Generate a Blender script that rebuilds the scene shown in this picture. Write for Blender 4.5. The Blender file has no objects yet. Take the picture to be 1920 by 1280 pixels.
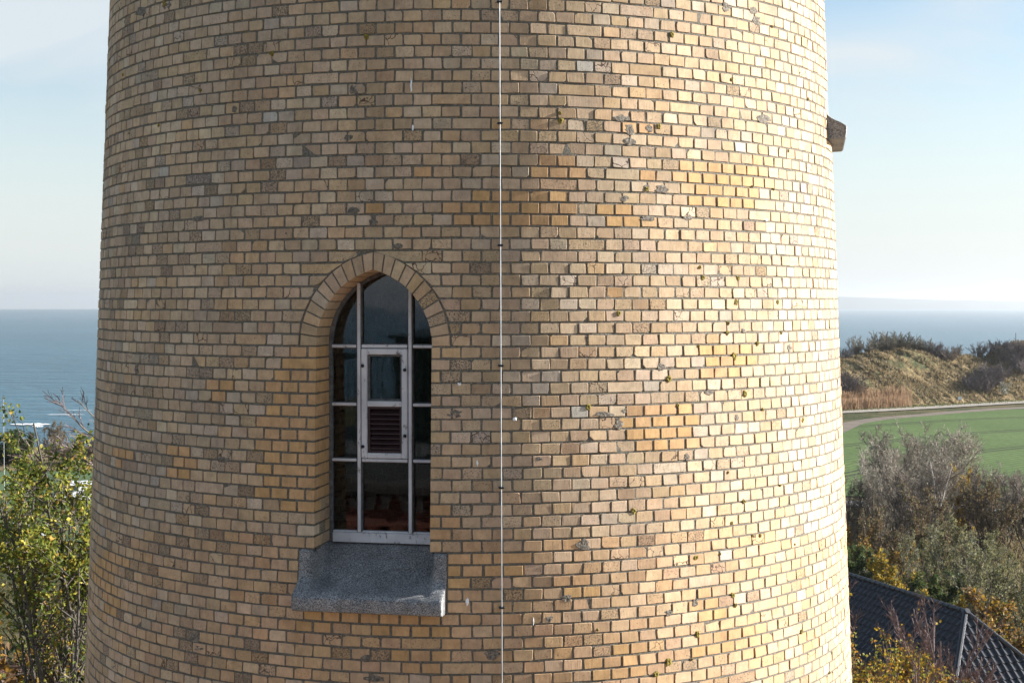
import bpy, math, random
import numpy as np
from math import sin, cos, pi, radians, sqrt, asin, acos, atan2
random.seed(7)
NR = np.random.default_rng(7)
S = bpy.context.scene
COL = S.collection
F = 2667.0                    # focal length in photo pixels (50 mm on 36 mm)
EYE = 20.0                    # camera height above the ground
PITCH = math.atan(72 / F)
AX, AY = -0.349, 12.12        # tower axis
SEA = -42.0

# ------------------------------------------------------------------ helpers
def ray(px, py):
    a = (px - 960) / F; b = (640 - py) / F
    cp, sp = cos(PITCH), sin(PITCH)
    return a, cp + b * sp, -sp + b * cp
def at(px, py, Y):
    a, y, z = ray(px, py)
    t = Y / y
    return a * t, Y, EYE + z * t
def ground_at(px, py, z=0.0):
    a, y, zz = ray(px, py)
    t = (z - EYE) / zz
    return a * t, y * t
def RAD(z):                   # tower radius at eye-relative height z
    return 3.046 - 0.0426 * z
def hit(px, py):              # azimuth, eye-relative height on the tower wall
    a, y, zz = ray(px, py)
    R = 3.05
    t = 9
    for _ in range(8):
        A = a * a + y * y; B = -2 * (a * AX + y * AY); C_ = AX * AX + AY * AY - R * R
        disc = max(B * B - 4 * A * C_, 0)
        t = (-B - sqrt(disc)) / (2 * A)
        R = RAD(zz * t)
    return atan2(a * t - AX, -(y * t - AY)), zz * t

def put(o, parent=None):
    COL.objects.link(o)
    if parent is not None: o.parent = parent
    return o
def tag(o, label=None, cat=None, group=None, kind=None):
    if label: o['label'] = label
    if cat: o['category'] = cat
    if group: o['group'] = group
    if kind: o['kind'] = kind
    return o
def empty(name, loc=(0, 0, 0), label=None, cat=None, group=None, rz=0):
    o = bpy.data.objects.new(name, None); o.empty_display_size = 0.2
    o.location = loc; o.rotation_euler = (0, 0, rz)
    put(o); return tag(o, label, cat, group)
def mesh_np(name, V, faces, mats=(), midx=None, col=None, extra=None, smooth=False):
    """V (n,3); faces: list of arrays (m,k) or list of index tuples."""
    me = bpy.data.meshes.new(name)
    V = np.asarray(V, dtype=np.float32)
    if len(faces) and isinstance(faces[0], np.ndarray) and faces[0].ndim == 2:
        loops = np.concatenate([f.ravel() for f in faces]).astype(np.int32)
        tot = np.concatenate([np.full(len(f), f.shape[1]) for f in faces]).astype(np.int32)
    else:
        loops = np.fromiter((i for f in faces for i in f), dtype=np.int32)
        tot = np.array([len(f) for f in faces], dtype=np.int32)
    start = np.concatenate([[0], np.cumsum(tot)[:-1]]).astype(np.int32)
    me.vertices.add(len(V)); me.vertices.foreach_set('co', V.ravel())
    me.loops.add(len(loops)); me.loops.foreach_set('vertex_index', loops)
    me.polygons.add(len(tot)); me.polygons.foreach_set('loop_start', start)
    for m in mats: me.materials.append(m)
    if midx is not None: me.polygons.foreach_set('material_index', np.asarray(midx, dtype=np.int32))
    me.update(calc_edges=True)
    me.polygons.foreach_set('use_smooth', np.full(len(tot), bool(smooth)))
    if col is not None:
        a = me.attributes.new('tint', 'FLOAT_COLOR', 'FACE')
        c = np.ones((len(tot), 4), dtype=np.float32); c[:, :3] = col
        a.data.foreach_set('color', c.ravel())
    if extra:
        for k, v in extra.items():
            a = me.attributes.new(k, 'FLOAT', 'FACE')
            a.data.foreach_set('value', np.asarray(v, dtype=np.float32))
    me.validate(clean_customdata=False)
    return me
def obj(name, me, parent=None, loc=None):
    o = bpy.data.objects.new(name, me)
    if loc is not None: o.location = loc
    return put(o, parent)

class MB:                     # mesh collector for boxes, tubes, polygons
    def __init__(s): s.v = []; s.f = []
    def add(s, V, Fs):
        n = len(s.v); s.v.extend([tuple(p) for p in V]); s.f.extend([tuple(i + n for i in f) for f in Fs])
    def box(s, x0, x1, y0, y1, z0, z1, bev=0.0):
        if bev <= 0:
            V = [(x, y, z) for x in (x0, x1) for y in (y0, y1) for z in (z0, z1)]
            s.add(V, [(0, 1, 3, 2), (4, 6, 7, 5), (0, 4, 5, 1), (2, 3, 7, 6), (0, 2, 6, 4), (1, 5, 7, 3)])
        else:                 # chamfered box
            b = min(bev, abs(x1 - x0) * .45, abs(y1 - y0) * .45, abs(z1 - z0) * .45)
            V = []; idx = {}
            X = (x0, x1); Y = (y0, y1); Z = (z0, z1)
            for i in (0, 1):
                for j in (0, 1):
                    for k in (0, 1):
                        sx, sy, sz = (b if i == 0 else -b), (b if j == 0 else -b), (b if k == 0 else -b)
                        idx[i, j, k] = len(V)
                        V += [(X[i], Y[j] + sy, Z[k] + sz), (X[i] + sx, Y[j], Z[k] + sz), (X[i] + sx, Y[j] + sy, Z[k])]
            g = lambda i, j, k, c: idx[i, j, k] + c
            Fs = []
            for i in (0, 1): Fs.append([g(i, 0, 0, 0), g(i, 1, 0, 0), g(i, 1, 1, 0), g(i, 0, 1, 0)])
            for j in (0, 1): Fs.append([g(0, j, 0, 1), g(1, j, 0, 1), g(1, j, 1, 1), g(0, j, 1, 1)])
            for k in (0, 1): Fs.append([g(0, 0, k, 2), g(1, 0, k, 2), g(1, 1, k, 2), g(0, 1, k, 2)])
            for i in (0, 1):
                for j in (0, 1): Fs.append([g(i, j, 0, 0), g(i, j, 1, 0), g(i, j, 1, 1), g(i, j, 0, 1)])
            for i in (0, 1):
                for k in (0, 1): Fs.append([g(i, 0, k, 0), g(i, 1, k, 0), g(i, 1, k, 2), g(i, 0, k, 2)])
            for j in (0, 1):
                for k in (0, 1): Fs.append([g(0, j, k, 1), g(1, j, k, 1), g(1, j, k, 2), g(0, j, k, 2)])
            for t in idx.values(): Fs.append([t, t + 1, t + 2])
            s.add(V, Fs)
    def tube(s, pts, rad, n=8, cap=True):
        pts = [np.array(p, float) for p in pts]
        rads = rad if isinstance(rad, (list, tuple)) else [rad] * len(pts)
        base = len(s.v)
        up = np.array([0.13, 0.31, 1.0])
        for i, p in enumerate(pts):
            d = pts[min(i + 1, len(pts) - 1)] - pts[max(i - 1, 0)]
            d = d / (np.linalg.norm(d) + 1e-9)
            a = np.cross(d, up if abs(d[2]) < .9 else np.array([1., .2, 0])); a /= np.linalg.norm(a); b = np.cross(d, a)
            for k in range(n):
                an = 2 * pi * k / n
                s.v.append(tuple(p + rads[i] * (cos(an) * a + sin(an) * b)))
        for i in range(len(pts) - 1):
            for k in range(n):
                a0 = base + i * n + k; a1 = base + i * n + (k + 1) % n
                s.f.append((a0, a1, a1 + n, a0 + n))
        if cap:
            s.f.append(tuple(base + k for k in range(n))[::-1])
            e = base + (len(pts) - 1) * n
            s.f.append(tuple(e + k for k in range(n)))
    def build(s, name, mat, parent=None, smooth=False, fn=None, fix=True):
        V = [fn(*p) for p in s.v] if fn else s.v
        me = mesh_np(name, V, s.f, [mat], smooth=smooth)
        if fix:
            import bmesh
            bm = bmesh.new(); bm.from_mesh(me); bmesh.ops.recalc_face_normals(bm, faces=bm.faces[:]); bm.to_mesh(me); bm.free()
        return obj(name, me, parent)

# ------------------------------------------------------------------ materials
class NT:
    def __init__(s, name):
        s.m = bpy.data.materials.new(name); s.m.use_nodes = True
        s.t = s.m.node_tree; s.N = s.t.nodes; s.L = s.t.links
        s.b = s.N['Principled BSDF']; s.out = s.N['Material Output']
    def n(s, typ, ins=None, **kw):
        nd = s.N.new(typ)
        for k, v in kw.items(): setattr(nd, k, v)
        if ins:
            for k, v in ins.items():
                if hasattr(v, 'is_output'): s.L.new(v, nd.inputs[k])
                else: nd.inputs[k].default_value = v
        return nd
    def coord(s, scale=(1, 1, 1), kind='Object', rot=(0, 0, 0)):
        tc = s.n('ShaderNodeTexCoord')
        mp = s.n('ShaderNodeMapping', {'Vector': tc.outputs[kind], 'Scale': scale, 'Rotation': rot})
        return mp.outputs[0]
    def noise(s, vec, scale, detail=4, rough=.55, dist=0.0):
        return s.n('ShaderNodeTexNoise', {'Vector': vec, 'Scale': scale, 'Detail': detail, 'Roughness': rough, 'Distortion': dist}).outputs['Fac']
    def ramp(s, fac, stops, interp='LINEAR'):
        r = s.n('ShaderNodeValToRGB', {'Fac': fac}); cr = r.color_ramp; cr.interpolation = interp
        while len(cr.elements) < len(stops): cr.elements.new(0.5)
        for e, (p, c) in zip(cr.elements, stops):
            e.position = p; e.color = (c[0], c[1], c[2], 1) if not isinstance(c, (int, float)) else (c, c, c, 1)
        return r.outputs[0]
    def mix(s, fac, a, b, blend='MIX'):
        m = s.n('ShaderNodeMix', data_type='RGBA', blend_type=blend)
        for k, v in ((0, fac), (6, a), (7, b)):
            if hasattr(v, 'is_output'): s.L.new(v, m.inputs[k])
            else: m.inputs[k].default_value = v if k == 0 else (tuple(v) + (1,) if len(v) == 3 else v)
        return m.outputs[2]
    def math(s, op, a, b=None, clamp=False):
        m = s.n('ShaderNodeMath', operation=op, use_clamp=clamp)
        for k, v in ((0, a), (1, b)):
            if v is None: continue
            if hasattr(v, 'is_output'): s.L.new(v, m.inputs[k])
            else: m.inputs[k].default_value = v
        return m.outputs[0]
    def attr(s, name, out='Color'):
        return s.n('ShaderNodeAttribute', attribute_name=name).outputs[out]
    def bump(s, h, strength=.3, dist=.01, prev=None):
        i = {'Height': h, 'Strength': strength, 'Distance': dist}
        if prev is not None: i['Normal'] = prev
        return s.n('ShaderNodeBump', i).outputs[0]
    def set(s, **kw):
        for k, v in kw.items():
            k = k.replace('_', ' ')
            if hasattr(v, 'is_output'): s.L.new(v, s.b.inputs[k])
            else: s.b.inputs[k].default_value = (tuple(v) + (1,) if isinstance(v, tuple) and len(v) == 3 else v)
        return s
def simple(name, c, rough=.7, var=.25, scale=8, metallic=0.0, bump=.0):
    t = NT(name); v = t.coord()
    n = t.noise(v, scale, 5)
    c0 = tuple(x * (1 - var) for x in c); c1 = tuple(min(1, x * (1 + var)) for x in c)
    t.set(Base_Color=t.ramp(n, [(.3, c0), (.7, c1)]), Roughness=rough, Metallic=metallic)
    if bump: t.set(Normal=t.bump(t.noise(v, scale * 6, 4), bump, .01))
    return t.m

def m_brick():
    t = NT('brick'); v = t.coord()
    col = t.attr('tint'); dirt = t.attr('dirt', 'Fac'); crack = t.attr('crack', 'Fac')
    n1 = t.noise(v, 14, 5, .6)
    n2 = t.noise(t.coord((1, 1, .35)), 55, 4, .6)
    c = t.mix(1.0, col, t.ramp(n1, [(.25, .80), (.5, 1.0), (.75, 1.14)]), 'MULTIPLY')
    c = t.mix(1.0, c, t.ramp(n2, [(.3, .90), (.7, 1.07)]), 'MULTIPLY')
    sk = t.noise(t.coord((1, 1, .12)), 3.2, 5, .6)
    c = t.mix(1.0, c, t.ramp(sk, [(.32, .82), (.5, 1.0), (.7, 1.06)]), 'MULTIPLY')
    # rust and ochre stains
    n3 = t.noise(v, 5.5, 4, .6)
    c = t.mix(t.math('MULTIPLY', t.ramp(n3, [(.58, 0.0), (.72, 1.0)]), .35), c, (.40, .24, .12))
    # dark pits and soot, stronger on dirty bricks
    p = t.noise(v, 130, 3, .65)
    th = t.math('ADD', p, t.math('MULTIPLY', dirt, .17))
    c = t.mix(t.ramp(th, [(.655, 0.0), (.70, .85)]), c, (.085, .075, .062))
    # cracks
    vo = t.n('ShaderNodeTexVoronoi', {'Vector': t.mix(.06, v, t.n('ShaderNodeTexNoise', {'Vector': v, 'Scale': 20.0}).outputs['Color']), 'Scale': 11.0}, feature='DISTANCE_TO_EDGE').outputs['Distance']
    ck = t.math('MULTIPLY', t.ramp(vo, [(.012, 1.0), (.03, 0.0)]), crack)
    c = t.mix(ck, c, (.10, .065, .045))
    t.set(Base_Color=c, Roughness=.9)
    t.b.inputs['Specular IOR Level'].default_value = .25
    st = t.noise(t.coord((1, 1, .06)), 160, 3, .6)
    h = t.math('ADD', t.math('MULTIPLY', n2, .6), t.math('MULTIPLY', st, .5))
    h = t.math('SUBTRACT', h, t.math('MULTIPLY', ck, 1.0))
    t.set(Normal=t.bump(h, .33, .006))
    return t.m
def m_mortar():
    t = NT('mortar'); v = t.coord()
    n = t.noise(v, 90, 5, .7); n2 = t.noise(v, 3.0, 4)
    c = t.ramp(n, [(.26, (.062, .055, .044)), (.5, (.16, .142, .115)), (.76, (.31, .28, .23))])
    # moss and lichen in the joints
    l = t.noise(v, 28, 4, .6)
    lm = t.math('MULTIPLY', t.ramp(l, [(.60, 0.0), (.67, 1.0)]), t.ramp(n2, [(.40, 0.0), (.62, .8)]))
    c = t.mix(lm, c, (.17, .125, .022))
    g = t.noise(v, 7, 3)
    c = t.mix(t.ramp(g, [(.55, 0.0), (.75, .5)]), c, (.055, .06, .035))
    t.set(Base_Color=c, Roughness=.95, Normal=t.bump(n, .8, .006)); t.b.inputs['Specular IOR Level'].default_value = .15
    return t.m
def m_granite():
    t = NT('granite'); v = t.coord()
    vo = t.n('ShaderNodeTexVoronoi', {'Vector': v, 'Scale': 240.0, 'Randomness': 1.0})
    vc = t.n('ShaderNodeSeparateColor', {0: vo.outputs['Color']}).outputs[0]
    c = t.ramp(vc, [(0.0, (.05, .05, .055)), (.25, (.08, .08, .086)), (.36, (.20, .20, .205)), (.68, (.27, .268, .265)), (.82, (.37, .365, .355)), (1.0, (.45, .445, .43))])
    n = t.noise(v, 4.5, 4, .6)
    c = t.mix(1.0, c, t.ramp(n, [(.3, .55), (.65, .98)]), 'MULTIPLY')
    st = t.noise(t.coord((1, 1, 2.2)), 7, 3)
    c = t.mix(t.ramp(st, [(.62, 0.0), (.74, .55)]), c, (.05, .05, .05))
    t.set(Base_Color=c, Roughness=.62, Normal=t.bump(t.noise(v, 170, 3), .35, .004)); return t.m
def m_paint():
    t = NT('peeling_white_paint'); v = t.coord()
    n = t.noise(t.coord((1, 1, .5)), 26, 6, .7); n2 = t.noise(v, 5, 3)
    c = t.ramp(n2, [(.3, (.52, .52, .54)), (.7, (.74, .74, .75))])
    c = t.mix(t.ramp(n, [(.58, 0.0), (.66, .85)]), c, (.13, .115, .11))
    t.set(Base_Color=c, Roughness=.55, Normal=t.bump(n, .35, .004)); return t.m
def m_glass():
    t = NT('window_glass'); v = t.coord()
    tr = t.n('ShaderNodeBsdfTransparent', {'Color': (.62, .66, .66, 1)})
    gl = t.n('ShaderNodeBsdfGlossy', {'Color': (.95, .97, 1, 1), 'Roughness': .025, 'Normal': t.bump(t.noise(v, 3.0, 2), .02, .05)})
    fr = t.n('ShaderNodeFresnel', {'IOR': 1.75})
    mx = t.n('ShaderNodeMixShader', {0: fr.outputs[0], 1: tr.outputs[0], 2: gl.outputs[0]})
    t.L.new(mx.outputs[0], t.out.inputs[0]); return t.m
def m_leaf(name, trans=.35, gloss=.4):
    t = NT(name); c = t.attr('tint')
    tl = t.n('ShaderNodeBsdfTranslucent', {'Color': c})
    t.set(Base_Color=c, Roughness=gloss)
    t.b.inputs['Specular IOR Level'].default_value = .2
    mx = t.n('ShaderNodeMixShader', {0: trans, 1: t.b.outputs[0], 2: tl.outputs[0]})
    t.L.new(mx.outputs[0], t.out.inputs[0]); return t.m
BRICK, MORTAR, GRANITE, PAINT, GLASS = m_brick(), m_mortar(), m_granite(), m_paint(), m_glass()
LEAF = m_leaf('leaf', .4, .6)
BARK = simple('bark', (.075, .062, .05), .9, .4, 14, bump=.5)
TWIG_BEIGE = simple('pale_twigs', (.34, .295, .23), .85, .35, 3)
TWIG_BROWN = simple('brown_twigs', (.165, .13, .10), .85, .3, 3)
TWIG_PURPLE = simple('purple_brown_twigs', (.15, .098, .09), .8, .3, 3)
TWIG_GREY = simple('grey_twigs', (.125, .11, .10), .85, .3, .6)
STEEL = simple('galvanised_steel', (.42, .43, .44), .5, .25, 12, .2)
DARKMETAL = simple('dark_clamp_metal', (.02, .03, .04), .4, .3, 30, .6)
LICHEN = simple('lichen', (.235, .18, .03), .95, .5, 60, bump=.8)
WHITE = simple('white_coating', (.8, .8, .79), .6, .05, 5)

# ------------------------------------------------------------------ tower brickwork
CH = 0.077
NH = 151; STEP = 2 * pi / NH
PHI1 = hit(697, 760)[0]
_, zref = hit(877, 1264)
line0 = zref - math.floor((zref + EYE) / CH) * CH      # lowest mortar line, eye relative
def snap(z): return line0 + round((z - line0) / CH) * CH
A_ = 0.385; RV = 0.504; U0 = A_ - RV; RING = 0.1174
ZS = snap(-0.26); APEX_IN = sqrt(RV ** 2 - U0 ** 2); APEX_EX = sqrt((RV + RING) ** 2 - U0 ** 2)
ZSILL_T = snap(-1.60); ZLIP_B = snap(-1.95)
WINS = [(PHI1, 0.0), (radians(78.2), 42 * CH)]
def half_width(zl, zm):
    if zm < ZLIP_B or zl > ZS + APEX_EX: return 0
    if zm < ZSILL_T: return .493
    if zm < ZS: return A_
    d = (RV + RING + .006) ** 2 - (zl - ZS) ** 2
    return max(0.0, U0 + sqrt(max(d, 0)))
def in_rects(px, py, rects):
    for x0, y0, x1, y1 in rects:
        if x0 <= px <= x1 and y0 <= py <= y1: return True
    return False
NEW_RECTS = [(545, 642, 606, 695), (500, 690, 606, 790), (482, 785, 606, 925), (535, 920, 606, 958), (385, 705, 428, 732), (395, 732, 424, 755),
             (322, 838, 356, 862), (318, 862, 360, 885), (322, 880, 352, 905), (215, 842, 250, 872), (880, 348, 1060, 368), (840, 368, 1070, 425), (1010, 292, 1095, 340), (995, 310, 1030, 335), (1130, 385, 1200, 430), (1178, 228, 1215, 252),
             (1262, 300, 1450, 345), (1300, 340, 1420, 385), (1180, 315, 1215, 340), (1180, 758, 1300, 792), (1170, 785, 1300, 830), (1205, 825, 1300, 845), (1320, 648, 1420, 690), (1310, 690, 1380, 712),
             (805, 945, 862, 1012), (845, 1030, 1012, 1062), (845, 1062, 990, 1085), (845, 1085, 880, 1100), (548, 1150, 838, 1176), (700, 1176, 830, 1196), (800, 1190, 850, 1218), (742, 1218, 860, 1262), (838, 1262, 870, 1280),
             (1130, 1208, 1220, 1230), (1112, 1228, 1212, 1280), (1050, 1072, 1100, 1102), (1072, 1100, 1110, 1120), (180, 1035, 240, 1065), (172, 1062, 215, 1100), (195, 1090, 225, 1160), (690, 370, 735, 395), (1010, 395, 1030, 410), (775, 320, 815, 338), (920, 990, 950, 1000),
             (1300, 1110, 1360, 1165), (1310, 1175, 1420, 1230), (600, 640, 620, 960), (1130, 540, 1160, 560)]
PAL = [((.345, .275, .195), .34), ((.365, .300, .225), .25), ((.325, .255, .185), .14), ((.40, .350, .280), .11), ((.365, .272, .175), .08), ((.315, .285, .24), .05), ((.285, .215, .15), .03)]
PW = np.array([w for _, w in PAL]); PW = PW / PW.sum(); PC = np.array([c for c, _ in PAL])
bV, bF8, bF4 = [], [], []
bcol8, bcol4, dirt8, dirt4, cr8, cr4, mi4 = [], [], [], [], [], [], []
def P3(theta, z, r): return (AX + r * sin(theta), AY - r * cos(theta), EYE + z)
def hash_noise(seed):
    r = np.random.default_rng(seed); G = r.random((64, 64))
    def f(x, y):
        x = np.asarray(x, float); y = np.asarray(y, float)
        xi = np.floor(x).astype(int); yi = np.floor(y).astype(int); fx = x - xi; fy = y - yi
        fx = fx * fx * (3 - 2 * fx); fy = fy * fy * (3 - 2 * fy)
        g = lambda a, b: G[a % 64, b % 64]
        return (g(xi, yi) * (1 - fx) + g(xi + 1, yi) * fx) * (1 - fy) + (g(xi, yi + 1) * (1 - fx) + g(xi + 1, yi + 1) * fx) * fy
    return f
bn1 = hash_noise(21); bn2 = hash_noise(22)
def project(theta, z):
    x, y, zz = P3(theta, z, RAD(z)); zz -= EYE
    cp, sp = cos(PITCH), sin(PITCH)
    d = y * cp - zz * sp; u = zz * cp + y * sp
    return 960 + F * x / d, 640 - F * u / d
def brick_colour(new, pxy):
    if new:
        c = np.array((.53, .325, .160)) * random.uniform(.92, 1.06)
        c[2] *= random.uniform(.9, 1.08)
        return c, random.uniform(0, .1), 0.0
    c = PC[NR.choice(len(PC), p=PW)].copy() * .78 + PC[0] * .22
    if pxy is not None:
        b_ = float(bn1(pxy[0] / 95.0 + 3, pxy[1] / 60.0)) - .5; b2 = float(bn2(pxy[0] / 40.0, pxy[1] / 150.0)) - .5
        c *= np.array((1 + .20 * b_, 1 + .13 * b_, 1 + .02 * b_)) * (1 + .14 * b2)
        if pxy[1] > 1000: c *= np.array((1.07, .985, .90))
        if pxy[0] < 420: c *= np.array((.95, .985, 1.03))  # bluish sky light on the left bricks put into colour, with some real tone
    c *= np.array((1.40, 1.255, 1.115)) * random.uniform(.90, 1.09); c[2] *= random.uniform(.93, 1.06); c[1] *= random.uniform(.985, 1.015)
    d = abs(random.gauss(0, .25))
    if random.random() < .007: c = np.array((.50, .45, .375)) * random.uniform(.85, 1.1)      # blue-white glazed brick
    if random.random() < .05: d = random.uniform(.6, 1.0); c *= .85
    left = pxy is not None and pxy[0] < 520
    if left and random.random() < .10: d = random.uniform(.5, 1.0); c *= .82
    return c, d, (1.0 if random.random() < .04 else 0.0)
def add_brick(T0b, T0t, T1b, T1t, zb, zt, e0, e1, detail, deep):
    zm = (zb + zt) / 2; tm = (T0b + T1b + T0t + T1t) / 4
    pxy = project(tm, zm) if detail else None
    new = detail and in_rects(pxy[0], pxy[1], NEW_RECTS)
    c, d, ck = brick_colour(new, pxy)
    Rm = RAD(zm)
    n = len(bV)
    # mortar cell
    bV.extend([P3(T0b, zb, RAD(zb) - .0045), P3(T1b, zb, RAD(zb) - .0045), P3(T1t, zt, RAD(zt) - .0045), P3(T0t, zt, RAD(zt) - .0045)])
    bF4.append((n, n + 1, n + 2, n + 3)); bcol4.append((.2, .2, .2)); dirt4.append(0); cr4.append(0); mi4.append(1)
    jx = (.0082 if new else .0056) + random.uniform(-.0012, .0018); jz = (.0074 if new else .0065) + random.uniform(-.0008, .001)
    q = [[T0b * Rm + (0 if e0 else jx), zb + jz], [T1b * Rm - (0 if e1 else jx), zb + jz], [T1t * Rm - (0 if e1 else jx), zt - jz], [T0t * Rm + (0 if e0 else jx), zt - jz]]
    if q[2][0] < q[3][0] + .004:
        m_ = (q[2][0] + q[3][0]) / 2; q[2][0] = m_ + .002; q[3][0] = m_ - .002
    if q[1][0] - q[0][0] < .012: return
    jit = .0009 if new else .0017
    for k in range(4):
        q[k][0] += 0 if ((k in (0, 3) and e0) or (k in (1, 2) and e1)) else random.gauss(0, jit)
        q[k][1] += random.gauss(0, jit)
    base = random.gauss(0, .0012) + (.001 if new else 0); tx = random.gauss(0, .0013); tz = random.gauss(0, .0009)
    n = len(bV)
    if not detail:
        for k in range(4):
            bV.append(P3(q[k][0] / Rm, q[k][1], RAD(q[k][1]) + base))
        for k in range(4):
            bV.append(P3(q[k][0] / Rm, q[k][1], RAD(q[k][1]) - .02))
        fs = [(n, n + 1, n + 2, n + 3)] + [(n + k, n + 4 + k, n + 4 + (k + 1) % 4, n + (k + 1) % 4) for k in range(4)]
        for f in fs: bF4.append(f); bcol4.append(c); dirt4.append(d); cr4.append(ck); mi4.append(0)
        return
    # eight-sided face with worn corners, rounded rim, sides
    cut = []
    for k in range(4):
        edge = (k in (0, 3) and e0) or (k in (1, 2) and e1)
        v = .0015 if (edge or new) else min(.002 + random.expovariate(1 / .0024), .018)
        if not edge and not new and random.random() < .006: v = random.uniform(.015, .035)
        cut.append(v)
    w = (q[1][0] - q[0][0]); w2 = max(q[2][0] - q[3][0], .004)
    out = []
    for k in range(4):
        p = q[k]; a = q[(k - 1) % 4]; b = q[(k + 1) % 4]
        for o in (a, b):
            L = sqrt((o[0] - p[0]) ** 2 + (o[1] - p[1]) ** 2) + 1e-6
            f = min(cut[k] * random.uniform(.6, 1.4) / L, .42)
            out.append([p[0] + (o[0] - p[0]) * f, p[1] + (o[1] - p[1]) * f])
    cx = sum(p[0] for p in out) / 8; cz = sum(p[1] for p in out) / 8
    bev = .0016 if new else random.uniform(.0013, .0026)
    hw, hh = w / 2, (zt - zb) / 2
    back = -.125 if deep else -.022
    for layer in range(3):
        for k in range(8):
            x, z = out[k]
            if layer == 0:
                dx, dz = x - cx, z - cz
                e = (e0 and dx < -hw * .6) or (e1 and dx > hw * .6)
                x = cx + dx * (1 - (0.3 if e else 1) * bev / max(hw, .01)); z = cz + dz * (1 - bev / hh)
                r = RAD(z) + base + tx * dx / max(hw, .01) + tz * dz / hh
            elif layer == 1: r = RAD(z) + base - bev * 1.1
            else: r = RAD(z) + back
            th = x / Rm
            if layer == 2 and deep:                  # keep jamb faces parallel to the reveal
                ph, dz_ = deep; u = Rm * sin(th - ph)
                w_ = r - Rm; th = ph + math.atan2(u, Rm * cos(th - ph) + w_); r = sqrt(u * u + (Rm * cos(x / Rm - ph) + w_) ** 2)
            bV.append(P3(th, z, r))
    bF8.append(tuple(n + k for k in range(8))); bcol8.append(c); dirt8.append(d); cr8.append(ck)
    for la in range(2):
        for k in range(8):
            a0 = n + la * 8 + k; a1 = n + la * 8 + (k + 1) % 8
            bF4.append((a0, a0 + 8, a1 + 8, a1)); bcol4.append(c); dirt4.append(d); cr4.append(ck); mi4.append(0)
TOPZ = 6.2
k = 0
zb = line0
g0 = PHI1 + asin(A_ / 3.07)
while zb < TOPZ:
    zt = zb + CH; zm = zb + CH / 2; R = RAD(zm)
    vis_row = -3.25 < zm < 2.75
    cuts = []
    for ph, dz in WINS:
        hm_ = half_width(zm - dz, zm - dz)
        zbl, ztl = zb - dz, zt - dz
        if zm - dz >= ZS and zbl <= ZS + APEX_EX and zm - dz > ZLIP_B:
            hb, ht = half_width(zbl + 1e-4, zm - dz), half_width(ztl, zm - dz)
        else: hb = ht = hm_
        if hb > 0.001: cuts.append((ph - asin(hb / R), ph - asin(ht / R), ph + asin(hb / R), ph + asin(ht / R), ZSILL_T < zm - dz < ZS, ph, dz))
    cuts.sort()
    off = g0 + (k % 2) * .5 * STEP + random.gauss(0, .0009)
    if cuts:
        segs = []
        for i, c in enumerate(cuts):
            nx = cuts[(i + 1) % len(cuts)]; add = 2 * pi if i == len(cuts) - 1 else 0
            segs.append((c[2], c[3], nx[0] + add, nx[1] + add, c, nx))
    else: segs = [(-pi + off, -pi + off, pi + off, pi + off, None, None)]
    for s0b, s0t, s1b, s1t, c0, c1 in segs:
        i0 = math.ceil((s0b - off) / STEP); B = []
        t = off + i0 * STEP
        while t < s1b - 1e-6:
            if t > s0b + .38 * STEP and t < s1b - .38 * STEP: B.append(t)
            t += STEP
        # a few stretchers
        B2 = []; skip = False
        for b_ in B:
            if skip: skip = False; continue
            if random.random() < .022: skip = True
            B2.append(b_)
        B2 = [b_ + random.gauss(0, .0008) for b_ in B2]
        E = [(s0b, s0t)] + [(b_, b_) for b_ in B2] + [(s1b, s1t)]
        for j in range(len(E) - 1):
            tm = (E[j][0] + E[j + 1][0]) / 2
            tm = (tm + pi) % (2 * pi) - pi
            sh = -2 * pi if (E[j][0] + E[j + 1][0]) / 2 > pi else 0
            e0 = j == 0 and c0 is not None and c0[4]; e1 = j == len(E) - 2 and c1 is not None and c1[4]
            dp = (c0[5], c0[6]) if e0 else ((c1[5], c1[6]) if e1 else None)
            add_brick(E[j][0] + sh, E[j][1] + sh, E[j + 1][0] + sh, E[j + 1][1] + sh, zb, zt, e0, e1, vis_row and abs(tm) < radians(88), dp)
    zb = zt; k += 1
tower = empty('lighthouse_tower', (AX, AY, 0), 'round tapering tower of weathered yellow brick with a pointed arch window', 'tower')
TOFF = np.array((AX, AY, 0.0))
me = mesh_np('brick_wall', np.array(bV) - TOFF, [np.array(bF8, dtype=np.int32), np.array(bF4, dtype=np.int32)], [BRICK, MORTAR],
             midx=[0] * len(bF8) + mi4, col=np.array(bcol8 + bcol4), extra={'dirt': dirt8 + dirt4, 'crack': cr8 + cr4})
obj('brick_wall', me, tower)
# coping on top of the shaft
mb = MB()
prof = [(RAD(TOPZ) - .05, TOPZ), (RAD(TOPZ) + .12, TOPZ + .02), (RAD(TOPZ) + .2, TOPZ + .12), (RAD(TOPZ) + .2, TOPZ + .3), (0.01, TOPZ + .42)]
nseg = 72
V = [(r * sin(2 * pi * i / nseg), -r * cos(2 * pi * i / nseg), EYE + z) for r, z in prof for i in range(nseg)]
mb.add(V, [(a * nseg + i, a * nseg + (i + 1) % nseg, (a + 1) * nseg + (i + 1) % nseg, (a + 1) * nseg + i) for a in range(len(prof) - 1) for i in range(nseg)])
mb.build('coping', GRANITE, tower)

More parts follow.
